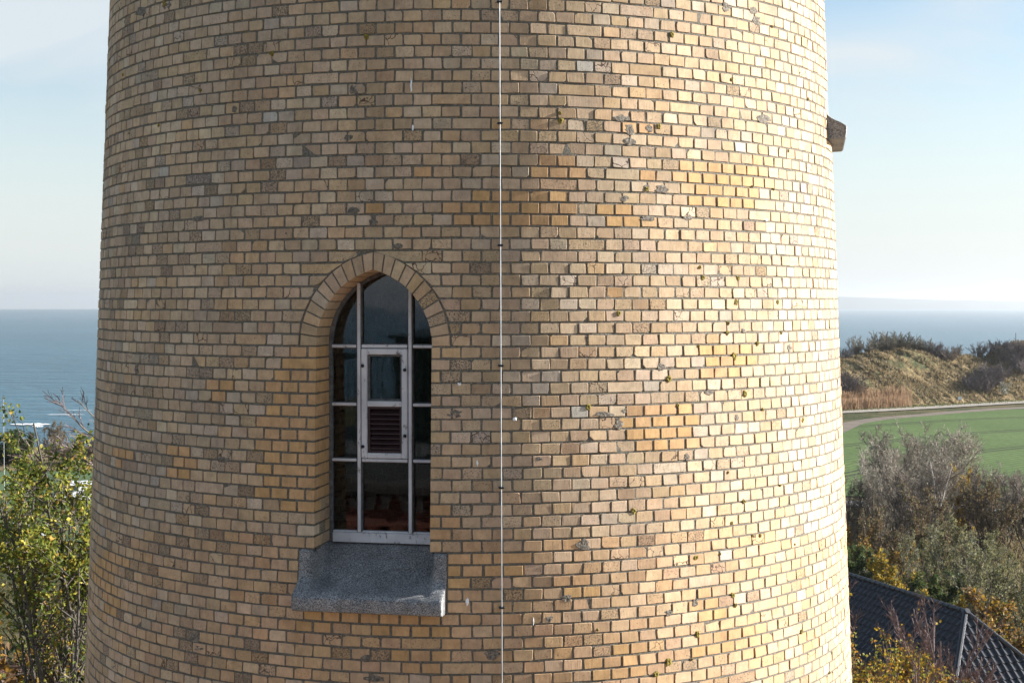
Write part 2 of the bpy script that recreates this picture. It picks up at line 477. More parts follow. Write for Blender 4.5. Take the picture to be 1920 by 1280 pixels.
# ------------------------------------------------------------------ windows of the tower
WBEAD = simple('weathered_bead', (.105, .105, .105), .7, .5, 30)
def arch_u(z, r):            # half width of an arch line of radius r at local z
    return U0 + sqrt(max(r * r - (z - ZS) ** 2, 0))
def make_window(ph, dz):
    Rw = RAD(dz)
    nx, ny = sin(ph), -cos(ph); tx, ty = cos(ph), sin(ph)
    def W2(u, w, z): return W(u, w, z - .03 * min(1, max(0, (-.1 - z) / .15)))
    def W(u, w, z): return (nx * (Rw + w) + tx * u, ny * (Rw + w) + ty * u, EYE + dz + z)
    wall = lambda z: -0.0426 * z
    REC = -.285
    # voussoirs and arch soffit, reveal bricks
    V, Fs, C, D, M = [], [], [], [], []
    def prism(front, backp, c, d, mi=0):
        n = len(V); m = len(front); V.extend(front); V.extend(backp)
        Fs.append(tuple(range(n, n + m))); C.append(c); D.append(d); M.append(mi)
        for k in range(m):
            Fs.append((n + k, n + m + k, n + m + (k + 1) % m, n + (k + 1) % m)); C.append(c); D.append(d); M.append(mi)
    th_max = acos(-U0 / RV); NVS = 11
    for side in (1, -1):
        thx = acos(-U0 / (RV + RING))
        for i in range(NVS):
            a0, a1 = th_max * i / NVS, th_max * (i + 1) / NVS
            b0, b1 = thx * i / NVS, thx * (i + 1) / NVS
            def pt(r, ang, wv): 
                u = (U0 + r * cos(ang)) * side; z = ZS + r * sin(ang)
                return W(u, wall(z) + wv - u * u / (2 * Rw), z)
            g = .0045 / RV; gb = .0045 / (RV + RING)
            off = random.gauss(0, .0015) + .001
            c, d, _ = brick_colour(False, None); c = c * .98
            rr0, rr1 = RV + random.uniform(0, .002), RV + RING - random.uniform(.002, .006)
            pin = []
            for r, ang in ((rr0, a0 + g), (rr0, a1 - g), (rr1, b1 - gb), (rr1, b0 + gb)):
                pin.append((r, ang))
            mid = ((rr0 + rr1) / 2, (a0 + a1) / 2)
            shrink = lambda p, f: (mid[0] + (p[0] - mid[0]) * (1 - f), mid[1] + (p[1] - mid[1]) * (1 - f * 1.4))
            f0 = [pt(*shrink(p, .035), off) for p in pin]; f1 = [pt(*p, off - .003) for p in pin]
            fb = [pt(*p, REC - wall(ZS + p[0] * sin(p[1]))) for p in pin]
            n = len(V); V.extend(f0 + f1 + fb)
            Fs.append((n, n + 1, n + 2, n + 3)); C.append(c); D.append(d); M.append(0)
            for la in (0, 4):
                for k in range(4): Fs.append((n + la + k, n + la + 4 + k, n + la + 4 + (k + 1) % 4, n + la + (k + 1) % 4)); C.append(c); D.append(d); M.append(0)
            # mortar bed behind
            mp = [pt(RV + .004, a0, -.005), pt(RV + .004, a1, -.005), pt(RV + RING + .012, b1, -.0075), pt(RV + RING + .012, b0, -.0075)]
            mq = [pt(RV + .004, a0, REC - wall(ZS)), pt(RV + .004, a1, REC - wall(ZS + .4)), pt(RV + RING + .012, b1, REC), pt(RV + RING + .012, b0, REC)]
            prism(mp, mq, (.2, .2, .2), 0, 1)
        if side == 1:
            q4 = [W(u, wall(z_) - .0085 - u * u / (2 * Rw), z_) for u, z_ in ((-.12, ZS + APEX_EX - .06), (.12, ZS + APEX_EX - .06), (.12, ZS + APEX_EX + .078), (-.12, ZS + APEX_EX + .078))]
            n = len(V); V.extend(q4); Fs.append((n, n + 1, n + 2, n + 3)); C.append((.2, .2, .2)); D.append(0); M.append(1)
        # inner reveal bricks of the jamb behind the corner bricks
        z = ZSILL_T; kk = 0
        while z < ZS - .01:
            zb_, zt_ = z + .0055, z + CH - .0055
            s = side
            for (w0, w1) in ((wall(z) - .135, wall(z) - .235 - .02 * (kk % 2)), (wall(z) - .243 - .02 * (kk % 2), REC - .1)):
                px, py = project(ph + s * .12, dz + z)
                new = in_rects(600 if s < 0 else 820, py, NEW_RECTS) and dz == 0
                c, d, _ = brick_colour(new, None)
                u0 = s * (A_ + random.uniform(-.001, .0015)); u1 = s * (A_ + .05)
                prism([W(u0, w0, zb_), W(u0, w1, zb_), W(u0, w1, zt_), W(u0, w0, zt_)], [W(u1, w0, zb_), W(u1, w1, zb_), W(u1, w1, zt_), W(u1, w0, zt_)], c, d)
            z += CH; kk += 1
        um = s * (A_ + .006)
        n = len(V); V.extend([W(um, .02 - .03, ZSILL_T - .02), W(um, REC - .1, ZSILL_T - .02), W(um, REC - .1, ZS), W(um, -.02, ZS)])
        Fs.append((n, n + 1, n + 2, n + 3)); C.append((.2, .2, .2)); D.append(0); M.append(1)
    me = mesh_np('pointed_arch', V, Fs, [BRICK, MORTAR], midx=M, col=np.array(C), extra={'dirt': D, 'crack': [0] * len(Fs)})
    arch = obj('pointed_arch', me, tower); arch['label'] = 'pointed brick arch and reveal round the window'
    # ---------------- frame
    zb0 = -1.562; fr = MB()
    wf0, wf1 = REC, REC - .05
    bx = lambda u0, u1, z0, z1, wa=wf0, wb=wf1, bev=.004: fr.box(u0, u1, wb, wa, z0, z1, bev)
    zst = ZS
    gr = MB()
    gx_ = lambda u0, u1, z0, z1, wa=wf0, wb=wf1, bev=.004: gr.box(u0, u1, wb, wa, z0, z1, bev)
    gx_(-.39, -.362, zb0, zst); gx_(.362, .39, zb0, zst)
    bx(-.362, .362, zb0, zb0 + .065, REC + .006)                      # bottom rail
    bx(-.362, .362, zb0 + .065, zb0 + .078, REC - .004)
    def bar_v(u, z0, z1, wd):
        gx_(u - wd / 2, u + wd / 2, z0, z1)
        bx(u - wd * .30, u + wd * .30, z0, z1, REC + .012, REC + .001, .003)
    def bar_h(z, u0, u1, ht):
        gx_(u0, u1, z - ht / 2, z + ht / 2, REC - .001)
        bx(u0, u1, z - ht * .30, z + ht * .30, REC + .008, REC - .0005, .003)
    ztop = lambda u: ZS + sqrt(max(RV ** 2 - (abs(u) - U0) ** 2, 0))
    for s in (-1, 1):
        bar_v(s * .175, zb0 + .07, ztop(.175) - .0, .037)
        for zc in (-.256, -.641, -1.012):
            bar_h(zc, *(sorted((s * .194, s * .362))), .030)
    bar_h(-.256, -.156, .156, .034)
    bar_h(-1.012, -.156, .156, .034)
    # arched head of the frame
    N = 16
    for s in (-1, 1):
        ring = []
        for i in range(N + 1):
            a = acos(-U0 / RV) * i / N
            for r, w in ((RV + .004, wf0), (RV - .024, wf0), (RV - .024, wf1), (RV + .004, wf1)):
                u = U0 + r * cos(a); u = max(u, 0.0)
                ring.append((u * s, w, ZS + r * sin(a)))
        gr.add(ring, [(i * 4 + k, i * 4 + (k + 1) % 4, i * 4 + 4 + (k + 1) % 4, i * 4 + 4 + k) for i in range(N) for k in range(4)])
    win = fr.build('window', PAINT, tower, fn=W2)
    gr.build('frame_bar', WBEAD, win, fn=W2)
    win['label'] = 'tall pointed window with peeling white iron bars'
    # ---------------- glass
    gp = MB(); gw = REC - .03
    cells = [(-.194, .194, -.250), ]
    def poly(us, z0):
        top = [(u, gw, ztop(u) - .004) for u in us]
        P = [(us[0], gw, z0), (us[-1], gw, z0)] + top[::-1]
        gp.add(P, [tuple(range(len(P)))])
    poly(np.linspace(-.166, .166, 13), -.256); poly(np.linspace(-.372, -.184, 9), -.256); poly(np.linspace(.184, .372, 9), -.256)
    for u0, u1 in ((-.372, -.184), (.184, .372)):
        for z0, z1 in ((-.635, -.262), (-1.006, -.647), (-1.49, -1.018)):
            gp.add([(u0, gw, z0), (u1, gw, z0), (u1, gw, z1), (u0, gw, z1)], [(0, 1, 2, 3)])
    gp.add([(-.166, gw, -1.49), (.166, gw, -1.49), (.166, gw, -1.018), (-.166, gw, -1.018)], [(0, 1, 2, 3)])
    gp.add([(-.115, gw + .004, -.615), (.115, gw + .004, -.615), (.115, gw + .004, -.305), (-.115, gw + .004, -.305)], [(0, 1, 2, 3)])
    gp.build('glass', GLASS, win, fn=W2, fix=False)
    # ---------------- opening casement with louvre
    cs = MB(); c0 = REC + .016
    for s in (-1, 1):
        cs.box(*sorted((s * .118, s * .158)), REC - .045, c0, -.998, -.272, .005)
    cs.box(-.118, .118, REC - .045, c0, -.310, -.272, .005)
    cs.box(-.118, .118, REC - .045, c0, -.655, -.618, .005)
    cs.box(-.118, .118, REC - .045, c0, -.998, -.962, .005)
    cs.build('casement', PAINT, win, fn=W2)
    db = MB()
    for s in (-1, 1): db.box(*sorted((s * .104, s * .118)), REC - .04, REC - .004, -.618, -.310, .002)
    db.box(-.104, .104, REC - .04, REC - .004, -.324, -.310, .002); db.box(-.104, .104, REC - .04, REC - .004, -.618, -.604, .002)
    db.build('glazing_bead', WBEAD, win, fn=W2)
    lv = MB(); MR = simple('dark_maroon_paint', (.034, .014, .015), .5, .3, 12)
    for s in (-1, 1): lv.box(*sorted((s * .100, s * .118)), REC - .04, REC + .004, -.962, -.655, .003)
    lv.box(-.100, .100, REC - .04, REC + .004, -.672, -.655, .003); lv.box(-.100, .100, REC - .04, REC + .004, -.962, -.945, .003)
    for i in range(8):
        z = -.695 - i * .0325
        lv.add([(-.1, REC - .002, z - .015), (.1, REC - .002, z - .015), (.1, REC - .034, z + .012), (-.1, REC - .034, z + .012),
                (-.1, REC - .002, z - .009), (.1, REC - .002, z - .009), (.1, REC - .034, z + .018), (-.1, REC - .034, z + .018)],
               [(0, 1, 2, 3), (4, 7, 6, 5), (0, 4, 5, 1), (3, 2, 6, 7), (0, 3, 7, 4), (1, 5, 6, 2)])
    lv.box(-.1, .1, REC - .055, REC - .045, -.945, -.672)
    lv.build('louvre_vent', MR, win, fn=W2)
    for uu, zz in ((-.145, -.385), (-.145, -.92), (.143, -.41), (.143, -.845)):
        kb = MB()
        kb.tube([(uu, c0 - .002, zz), (uu, c0 + .012, zz)], .009, 10)
        kb.tube([(uu, c0 + .012, zz), (uu, c0 + .020, zz)], [.012, .008], 10)
        kb.build('latch_bolt', DARKMETAL, win, fn=W2, smooth=False)
    # ---------------- granite sill
    nu, nt = 120, 40
    def poly_at(Pf, t):
        L = [0]
        for a, b in zip(Pf[:-1], Pf[1:]): L.append(L[-1] + sqrt((a[0] - b[0]) ** 2 + (a[1] - b[1]) ** 2))
        s = t * L[-1]
        for i in range(len(L) - 1):
            if s <= L[i + 1] + 1e-9:
                f = (s - L[i]) / (L[i + 1] - L[i] + 1e-9)
                return (Pf[i][0] + (Pf[i + 1][0] - Pf[i][0]) * f, Pf[i][1] + (Pf[i + 1][1] - Pf[i][1]) * f)
        return Pf[-1]
    zt_, zl_ = ZSILL_T, ZLIP_B
    lw = wall(zl_) + .105                                             # lip reach
    mid = [(REC - .06, -1.590), (REC + .02, -1.606), (-.13, -1.69), (-.02, -1.78), (.05, -1.818), (lw - .04, -1.850), (lw - .012, -1.862), (lw - .003, -1.868), (lw, -1.876)]
    lug = [(-.1, zt_ - .002), (wall(zt_) - .012, zt_ - .003), (wall(zt_) + .001, zt_ - .012), (wall(-1.74) + .003, -1.745), (wall(-1.76) + .012, -1.79), (wall(-1.76) + .035, -1.818), (lw - .04, -1.842), (lw - .012, -1.862), (lw - .003, -1.868), (lw, -1.876)]
    low = [(lw, -1.92), (lw - .006, zl_ + .016), (lw - .02, zl_ + .006), (.03, zl_ + .001)]
    V = []; rows = 0
    us = np.linspace(-.485, .485, nu + 1)
    prof_n = 34
    for i, u in enumerate(us):
        f = min(1, max(0, (abs(u) - (A_ - .03)) / .055)); f = f * f * (3 - 2 * f)
        endr = max(0, (abs(u) - .473) / .012)
        for j in range(prof_n + 1):
            t = j / prof_n
            tt = t
            a = poly_at(mid, tt); b = poly_at(lug, tt)
            w, z = a[0] + (b[0] - a[0]) * f, a[1] + (b[1] - a[1]) * f
            w -= .006 * endr * endr + u * u / (2 * Rw) * min(1, max(0, (z + 1.84) / .06))
            V.append(((u * 1.012 if True else u), w + .0015 * math.sin(u * 37 + z * 60), z + .001 * math.sin(u * 23)))
        for p in low:
            V.append((u * 1.012, p[0] - .006 * endr * endr, p[1]))
        V.append((u * 1.012, -.25, zl_ + .001))
    m = prof_n + 1 + len(low) + 1
    Fq = [(i * m + j, (i + 1) * m + j, (i + 1) * m + j + 1, i * m + j + 1) for i in range(nu) for j in range(m - 1)]
    Fq += [tuple(range(0, m)), tuple(range(nu * m, nu * m + m))[::-1]]
    sl = MB(); sl.add(V, Fq)
    so = sl.build('granite_sill', GRANITE, tower, smooth=True, fn=W); so['label'] = 'speckled grey granite sill with sloping top and raised ends'
    so.data.polygons.foreach_set('use_smooth', [len(p.vertices) == 4 for p in so.data.polygons]); so.data.set_sharp_from_angle(angle=radians(38))
for ph, dz in WINS: make_window(ph, dz)

# lichen rosettes where the photograph shows them
LPX = [(1260, 65, 6), (1235, 237, 6), (1050, 212, 4), (1051, 226, 6), (1212, 355, 5), (1318, 520, 5), (1312, 501, 4), (1384, 521, 5), (1380, 566, 6), (1458, 566, 5), (1160, 587, 5), (1365, 605, 4), (1364, 624, 5), (1465, 624, 4), (1420, 644, 5),
       (1377, 667, 8), (1310, 648, 3), (1254, 710, 7), (1397, 738, 7), (1103, 763, 6), (1271, 760, 4), (1430, 768, 4), (1365, 885, 3), (1395, 940, 5), (1188, 957, 6), (1350, 1038, 3), (1305, 1045, 6), (1374, 1115, 6), (1379, 1134, 5), (1308, 1188, 6), (1230, 1263, 6), (1253, 1240, 8), (687, 70, 6), (510, 100, 6), (308, 8, 7), (231, 140, 4), (1505, 787, 6), (1503, 1183, 5), (1425, 1003, 4), (1411, 1004, 3), (1463, 909, 3), (1372, 150, 4), (1448, 50, 3), (1515, 186, 4), (1490, 1020, 3), (1478, 283, 3), (1297, 1235, 3), (1555, 1260, 3), (298, 235, 4), (376, 170, 4), (1372, 980, 4), (1120, 1180, 3), (1450, 355, 3), (1410, 350, 3)]
for px, py, s in LPX:
    th, z = hit(px, py); r0 = s / 293.0 * 0.95; R = RAD(z)
    n = 12; V = []; Fs = []
    rr = [random.uniform(.7, 1.2) for _ in range(n)]
    for la, (fr_, h) in enumerate(((1, .0005), (.85, .005), (.5, .0075), (.22, .004))):
        for i in range(n):
            a = 2 * pi * i / n; f = r0 * fr_ * rr[i] * random.uniform(.9, 1.1)
            zz = z + f * sin(a) * 1.12; t2 = th + f * cos(a) / R
            V.append(np.array(P3(t2, zz, RAD(zz) + h + random.gauss(0, .0008))) - TOFF)
    for la in range(3):
        for i in range(n): Fs.append((la * n + i, la * n + (i + 1) % n, la * n + n + (i + 1) % n, la * n + n + i))
    Fs.append(tuple(3 * n + i for i in range(n)))
    o = obj('lichen', mesh_np('lichen', V, Fs, [LICHEN]), tower)
# white droppings and cocoons in the joints
for px, py, wpx, hpx in ((771, 160, 2, 14), (774, 240, 3, 7), (965, 786, 5, 4), (861, 720, 4, 3), (895, 868, 2, 7), (1437, 413, 6, 2), (876, 1128, 3, 8), (1000, 1164, 1, 8)):
    th, z = hit(px, py); R = RAD(z); n = 10; V = []
    for la, fr_, h in ((0, 1, .001), (1, .6, .004)):
        for i in range(n):
            a = 2 * pi * i / n; k_ = random.uniform(.6, 1.2)
            zz = z + hpx / 293 * fr_ * sin(a) * k_; V.append(np.array(P3(th + wpx / 293 * fr_ * cos(a) * k_ / R, zz, RAD(zz) + h)) - TOFF)
    obj('white_dropping', mesh_np('white_dropping', V, [(i, (i + 1) % n, n + (i + 1) % n, n + i) for i in range(n)] + [tuple(range(n, 2 * n))], [WHITE]), tower)

# spalled and patched bricks
SPALL = NT('spalled_brick'); v = SPALL.coord(); n_ = SPALL.noise(v, 60, 5, .75)
SPALL.set(Base_Color=SPALL.ramp(n_, [(.3, (.04, .034, .027)), (.48, (.15, .125, .098)), (.66, (.32, .28, .22))]), Roughness=.95, Normal=SPALL.bump(n_, 1.0, .012))
for px, py, wp, hp in ((1165, 222, 30, 12), (1178, 243, 24, 20), (1217, 240, 12, 16), (1180, 266, 22, 16), (1242, 355, 22, 16), (1213, 352, 14, 14), (1170, 372, 16, 12), (851, 776, 26, 16), (1133, 776, 34, 12), (1160, 796, 16, 20), (1170, 770, 12, 12), (668, 168, 22, 20), (654, 258, 18, 12), (661, 396, 22, 14), (1094, 1021, 22, 18), (366, 1195, 24, 18), (372, 1215, 26, 14), (372, 410, 26, 12),
                       (1241, 688, 20, 14), (1480, 651, 10, 16), (1288, 856, 10, 14), (1381, 782, 8, 14), (922, 1226, 26, 20), (690, 1234, 24, 12), (702, 1272, 36, 14), (1430, 224, 32, 18), (1361, 14, 14, 22), (1412, 20, 18, 14), (1420, 38, 24, 18), (262, 22, 30, 22), (312, 12, 20, 18), (440, 204, 12, 16), (256, 690, 10, 28), (1062, 1120, 20, 14), (1030, 1160, 12, 12), (1303, 1130, 12, 14), (1255, 1148, 14, 12), (420, 862, 30, 10), (540, 440, 20, 12), (700, 415, 14, 16), (745, 462, 18, 12), (1215, 410, 26, 10), (1290, 408, 16, 12), (1395, 620, 8, 10), (1330, 735, 16, 10), (1010, 860, 14, 8)):
    th, z = hit(px, py); R = RAD(z); n = 13; V = []
    A0, B0 = wp / 293 * .62 / max(.3, cos(th)), hp / 293 * .58
    rr = [random.uniform(.65, 1.2) for _ in range(n)]
    for fr_, h in ((1.0, -.004), (.88, .0018), (.5, .0022), (.18, .0019)):
        for i in range(n):
            a = 2 * pi * i / n; k_ = rr[i] * fr_ * random.uniform(.9, 1.1)
            zz = z + B0 * sin(a) * k_; V.append(np.array(P3(th + A0 * cos(a) * k_ / R, zz, RAD(zz) + h + random.gauss(0, .0006))) - TOFF)
    obj('spalled_brick', mesh_np('spalled_brick', V, [(la * n + i, la * n + (i + 1) % n, la * n + n + (i + 1) % n, la * n + n + i) for la in range(3) for i in range(n)] + [tuple(range(3 * n, 4 * n))], [SPALL.m]), tower)
# lightning conductor
PC_ = hit(938, 578)[0]
lc = empty('lightning_conductor', tuple(P3(PC_, -EYE, RAD(-EYE) + .03)), 'thin bright steel lightning conductor running straight down the brick tower', 'cable')
LO = np.array(lc.location)
mb = MB()
mb.tube([np.array(P3(PC_, z, RAD(z) + .030 + .002 * sin(z * 3.1))) - LO for z in np.linspace(-EYE, TOPZ - .3, 90)], .0032, 10)
mb.build('conductor_rod', STEEL, lc, smooth=True)
zs = [hit(938, y)[1] for y in (5, 232, 460, 685, 913, 1137)]
for z in zs + [zs[-1] - .77 * i for i in (1, 2)] + [zs[0] + .77 * i for i in (1, 2)]:
    cm = MB(); R = RAD(z)
    Q = lambda u, w, zz: tuple(np.array(P3(PC_ + u / R, z + zz, RAD(z + zz) + w)) - LO)
    cm.box(-.017, .017, .016, .026, -.007, .007, .003); cm.box(-.014, .014, .033, .038, -.006, .006, .002)
    cm.tube([(0, -.01, 0), (0, .02, 0)], .006, 8)
    for s in (-1, 1): cm.tube([(s * .013, .0, 0), (s * .013, .042, 0)], .0045, 8)
    cm.build('clamp', DARKMETAL, lc, fn=Q)

# ------------------------------------------------------------------ red brick lookout tower that carries the viewer
RED = NT('red_brick'); v = RED.coord()
bt = RED.n('ShaderNodeTexBrick', {'Vector': RED.coord((1, 1, 1), rot=(radians(90), 0, 0)), 'Color1': (.36, .12, .075, 1), 'Color2': (.28, .09, .06, 1), 'Mortar': (.2, .17, .14, 1), 'Scale': 4.0, 'Mortar Size': .02, 'Row Height': .3, 'Brick Width': 1.0})
RED.set(Base_Color=bt.outputs[0], Roughness=.85)
GREENP = simple('dark_green_paint', (.012, .03, .02), .45, .2, 6)
FLOORM = simple('platform_slate', (.12, .12, .115), .8, .2, 4)
look = empty('lookout_tower', (-3.6, -4.9, 0), 'square red brick lookout tower with dentil frieze and green railing behind the viewer', 'tower')
mb = MB(); zt = EYE - 2.9
mb.box(-5.0, 5.0, -5.0, 5.0, 0, zt - .5); mb.box(-5.0, 5.0, -5.0, 5.0, zt - .1, zt + .25); mb.box(-5.06, 5.06, -5.06, 5.06, zt - .22, zt - .1)
for i in range(28):
    x = -4.9 + i * .362
    mb.box(x, x + .17, 4.85, 5.05, zt - .5, zt - .22)
mb.build('brick_shaft', RED.m, look)
TCOT = simple('pale_terracotta', (.42, .32, .2), .8)
for i in range(18):
    mb = MB(); mb.box(-4.8 + i * .55, -4.56 + i * .55, 5.0, 5.035, zt - 1.15, zt - .62, .01); mb.build('frieze_block', TCOT, look)
mb = MB(); mb.box(-5.15, 5.15, -5.15, 5.15, zt + .25, zt + .45, .03)
for i in range(40): mb.box(-5.0 + i * .252, -4.88 + i * .252, 5.02, 5.12, zt + .06, zt + .25)
mb.build('cornice', simple('dark_stone', (.09, .08, .07), .8), look)
mb = MB(); fl = zt + .45
mb.box(-5.0, 5.0, -5.0, 5.0, fl, fl + .2)
mb.build('platform', FLOORM, look)
mb = MB()
for x in np.arange(-4.95, 4.96, .11): mb.box(x - .007, x + .007, 4.97, 4.985, fl + .2, EYE - .75)
for x in (-4.95, -2.47, 0, 2.47, 4.95): mb.box(x - .025, x + .025, 4.95, 5.0, fl + .2, EYE - .68)
mb.box(-5, 5, 4.95, 5.0, EYE - .75, EYE - .70); mb.box(-5, 5, 4.96, 4.99, fl + .3, fl + .33)
mb.build('railing', GREENP, look)
mb = MB()
n = 12; lr = 2.3
for z0, z1, r0, r1 in ((fl + .2, EYE - .62, lr, lr), (EYE - .62, EYE - .52, lr + .15, lr + .15), (EYE - .52, EYE - .30, lr, .6)):
    V = [(-1.2 + r * cos(2 * pi * i / n), .5 + r * sin(2 * pi * i / n), z) for z, r in ((z0, r0), (z1, r1)) for i in range(n)]
    mb.add(V, [(i, (i + 1) % n, n + (i + 1) % n, n + i) for i in range(n)] + [tuple(range(n, 2 * n)), tuple(range(n))[::-1]])
mb.build('lantern_room', GREENP, look)

# ------------------------------------------------------------------ land, sea, far coast
def interp(x, xs, ys): return float(np.interp(x, xs, ys))
def coast(x): return interp(x, [-400, -60, 0, 40, 70, 130, 400], [190, 200, 215, 300, 335, 365, 400])
hn = hash_noise(3); hn2 = hash_noise(11)
def grid(name, xs, ys, zf, mat, smooth=True):
    X, Y = np.meshgrid(xs, ys); Z = zf(X, Y)
    V = np.stack([X, Y, Z], -1).reshape(-1, 3); nx = len(xs); ny = len(ys)
    i = np.arange((ny - 1) * (nx - 1)); r = i // (nx - 1); c = i % (nx - 1)
    a = r * nx + c
    Fq = np.stack([a, a + 1, a + nx + 1, a + nx], -1).astype(np.int32)
    return mesh_np(name, V, [Fq], [mat], smooth=smooth)
vcoast = np.vectorize(coast)
def land_z(X, Y):
    d = Y - vcoast(X)
    z = (hn(X / 9, Y / 9) - .5) * .1 + (hn2(X / 31, Y / 31) - .5) * .1 - .11
    k_ = np.clip(d / 28, 0, 1); k_ = k_ * k_ * (3 - 2 * k_)
    return z * (1 - k_) + k_ * -45.2
G = NT('meadow_ground'); v = G.coord()
n1 = G.noise(v, .09, 5, .6); n2 = G.noise(v, 1.3, 6, .7)
c = G.ramp(n1, [(.32, (.042, .060, .020)), (.48, (.085, .08, .034)), (.62, (.15, .118, .06)), (.75, (.10, .08, .048))])
c = G.mix(1.0, c, G.ramp(n2, [(.3, .45), (.7, 1.35)]), 'MULTIPLY')
G.set(Base_Color=c, Roughness=.95, Normal=G.bump(n2, .8, .3)); G.b.inputs['Specular IOR Level'].default_value = .1
tag(obj('ground', grid('ground', np.arange(-400, 401, 4.0), np.arange(-250, 441, 4.0), land_z, G.m)), kind='structure')

BOUNCE = simple('warm_bounce_paving', (.40, .31, .225), .95, .2, .8)  # unseen pale disc, added to bounce warm light onto the shaded brick
mb = MB(); mb.add([(AX + 34 * cos(2 * pi * i / 48), AY - 8 + 34 * sin(2 * pi * i / 48), .05) for i in range(48)], [tuple(range(48))])
tag(mb.build('bounce_yard', BOUNCE), kind='structure')
W_ = NT('sea_water'); v = W_.coord((.35, 1, 1))
w1 = W_.noise(W_.coord((.30, 1, 1)), .055, 5, .62, .4); w2 = W_.noise(W_.coord((.22, 1, 1), rot=(0, 0, .25)), .28, 4, .6, .3)
base = W_.ramp(W_.noise(W_.coord((.1, .35, 1)), .006, 4), [(.3, (.012, .075, .115)), (.7, (.024, .110, .155))])
fm = W_.noise(W_.coord((.25, 1, 1), rot=(0, 0, -.1)), .075, 6, .72, .6)
base = W_.mix(W_.ramp(fm, [(.715, 0.0), (.735, .9)]), base, (.62, .66, .68))
h = W_.math('ADD', W_.math('MULTIPLY', w1, 2.4), W_.math('MULTIPLY', w2, .55))
W_.set(Base_Color=base, Roughness=.30, Normal=W_.bump(h, 1.0, 3.6)); W_.b.inputs['IOR'].default_value = 1.33
mb = MB(); n = 96; RS = 15400
mb.add([(RS * cos(2 * pi * i / n), RS * sin(2 * pi * i / n), SEA) for i in range(n)], [tuple(range(n))])
tag(mb.build('sea', W_.m), kind='structure')
# surf breaking off the shore
mb = MB()
FOAM = simple('sea_foam', (.72, .74, .75), .8, .1, 2)
for px0, px1, py, hh in ((18, 96, 795, 5), (60, 82, 799, 4), (86, 160, 777, 1.2), (120, 176, 769, 1.0)):
    N = 16; P = []
    for s in (1, -1):
        for i in range(N + 1):
            t = i / N if s > 0 else 1 - i / N
            px = px0 + (px1 - px0) * t
            e = (sin(pi * t) ** .6) * hh * random.uniform(.3, 1.0) * .5
            x, y = ground_at(px, py - s * e, SEA + .35); P.append((x, y, SEA + .35 + random.uniform(0, .1)))
    mb.add(P, [(i, i + 1, 2 * N + 1 - i - 1, 2 * N + 1 - i) for i in range(N)])
tag(mb.build('surf', FOAM), kind='structure')
# far coast
xs = np.linspace(2500, 9000, 60); ys = np.linspace(14000, 15300, 8)
def far_z(X, Y):
    px = 960 + F * X / 14500
    top = np.interp(px, [1300, 1480, 1572, 1640, 1700, 1800, 1920, 2300], [60, 110, 128, 118, 104, 92, 84, 40])
    sh = np.clip((Y - 14000) / 500, 0, 1) * np.clip((15320 - Y) / 400, 0, 1)
    return SEA - .5 + (top + (hn(X / 160, Y / 300) - .5) * 10) * sh
tag(obj('far_hills', grid('far_hills', xs, ys, far_z, simple('far_woodland', (.05, .065, .04), .95, .3, .004))), kind='structure')

# ------------------------------------------------------------------ earth rampart on the headland
CX = [-40, 0, 20, 40, 65.6, 74, 81, 89, 95, 103, 107, 110.5, 116, 140, 200, 240]
CZ = [0, 2.5, 5, 7.6, 8.8, 9.0, 9.5, 9.0, 8.2, 7.7, 9.4, 10.8, 10.5, 9.3, 8, 4]
def foot(X): return 266.7 + (X - 61.6) * .6
def ramp_z(X, Y):
    d = Y - (266.7 + (X - 61.6) * .6)
    Xe = X + (d - 16) * -.15
    top = np.interp(Xe, CX, CZ)
    up = np.clip(d / 17.5, 0, 1); up = up ** .85
    up = np.where(d < 17.5, up * up * (3 - 2 * up) * .45 + up * .55, 1)
    dn = np.clip((d - 21) / 16, 0, 1); dn = dn * dn * (3 - 2 * dn)
    # gullies run diagonally down the slope
    s = X * .9 + d * .95
    gul = (hn(s / 3.0, d / 9.0) - .5) * 1.5 + (hn2(s / 1.1, d / 4.0) - .5) * .75 + (hn(X / .9 + 7, d / .9) - .5) * .35
    face = np.clip(d / 4, 0, 1) * np.clip((30 - d) / 10, 0, 1)
    return top * up * (1 - dn) + gul * face - .6 * (1 - np.clip(d / 1.5, 0, 1)) - dn * 1.0
Rm_ = NT('dry_rampart_grass')
wv = Rm_.coord((1, 1, 1)); n1 = Rm_.noise(Rm_.coord((1, 1, 1)), .16, 5, .65); n2 = Rm_.noise(Rm_.coord((1.1, .8, .55), rot=(0, 0, .7)), 1.5, 6, .75, .5)
c = Rm_.ramp(n1, [(.34, (.095, .10, .048)), (.45, (.205, .155, .08)), (.56, (.225, .16, .085)), (.68, (.12, .12, .058))])
c = Rm_.mix(1.0, c, Rm_.ramp(n2, [(.30, .38), (.5, .95), (.72, 1.6)]), 'MULTIPLY')
Rm_.set(Base_Color=c, Roughness=.95, Normal=Rm_.bump(n2, 1.0, .55)); Rm_.b.inputs['Specular IOR Level'].default_value = .05
n_x = np.arange(-42, 236, .55); n_d = np.arange(0, 40, .5)
X, D = np.meshgrid(n_x, n_d); Y = 266.7 + (X - 61.6) * .6 + D; Z = ramp_z(X, Y)
V = np.stack([X, Y, Z], -1).reshape(-1, 3); nx, ny = len(n_x), len(n_d)
i = np.arange((ny - 1) * (nx - 1)); a = (i // (nx - 1)) * nx + i % (nx - 1)
tag(obj('earth_rampart', mesh_np('earth_rampart', V, [np.stack([a, a + 1, a + nx + 1, a + nx], -1).astype(np.int32)], [Rm_.m], smooth=True)), kind='structure')
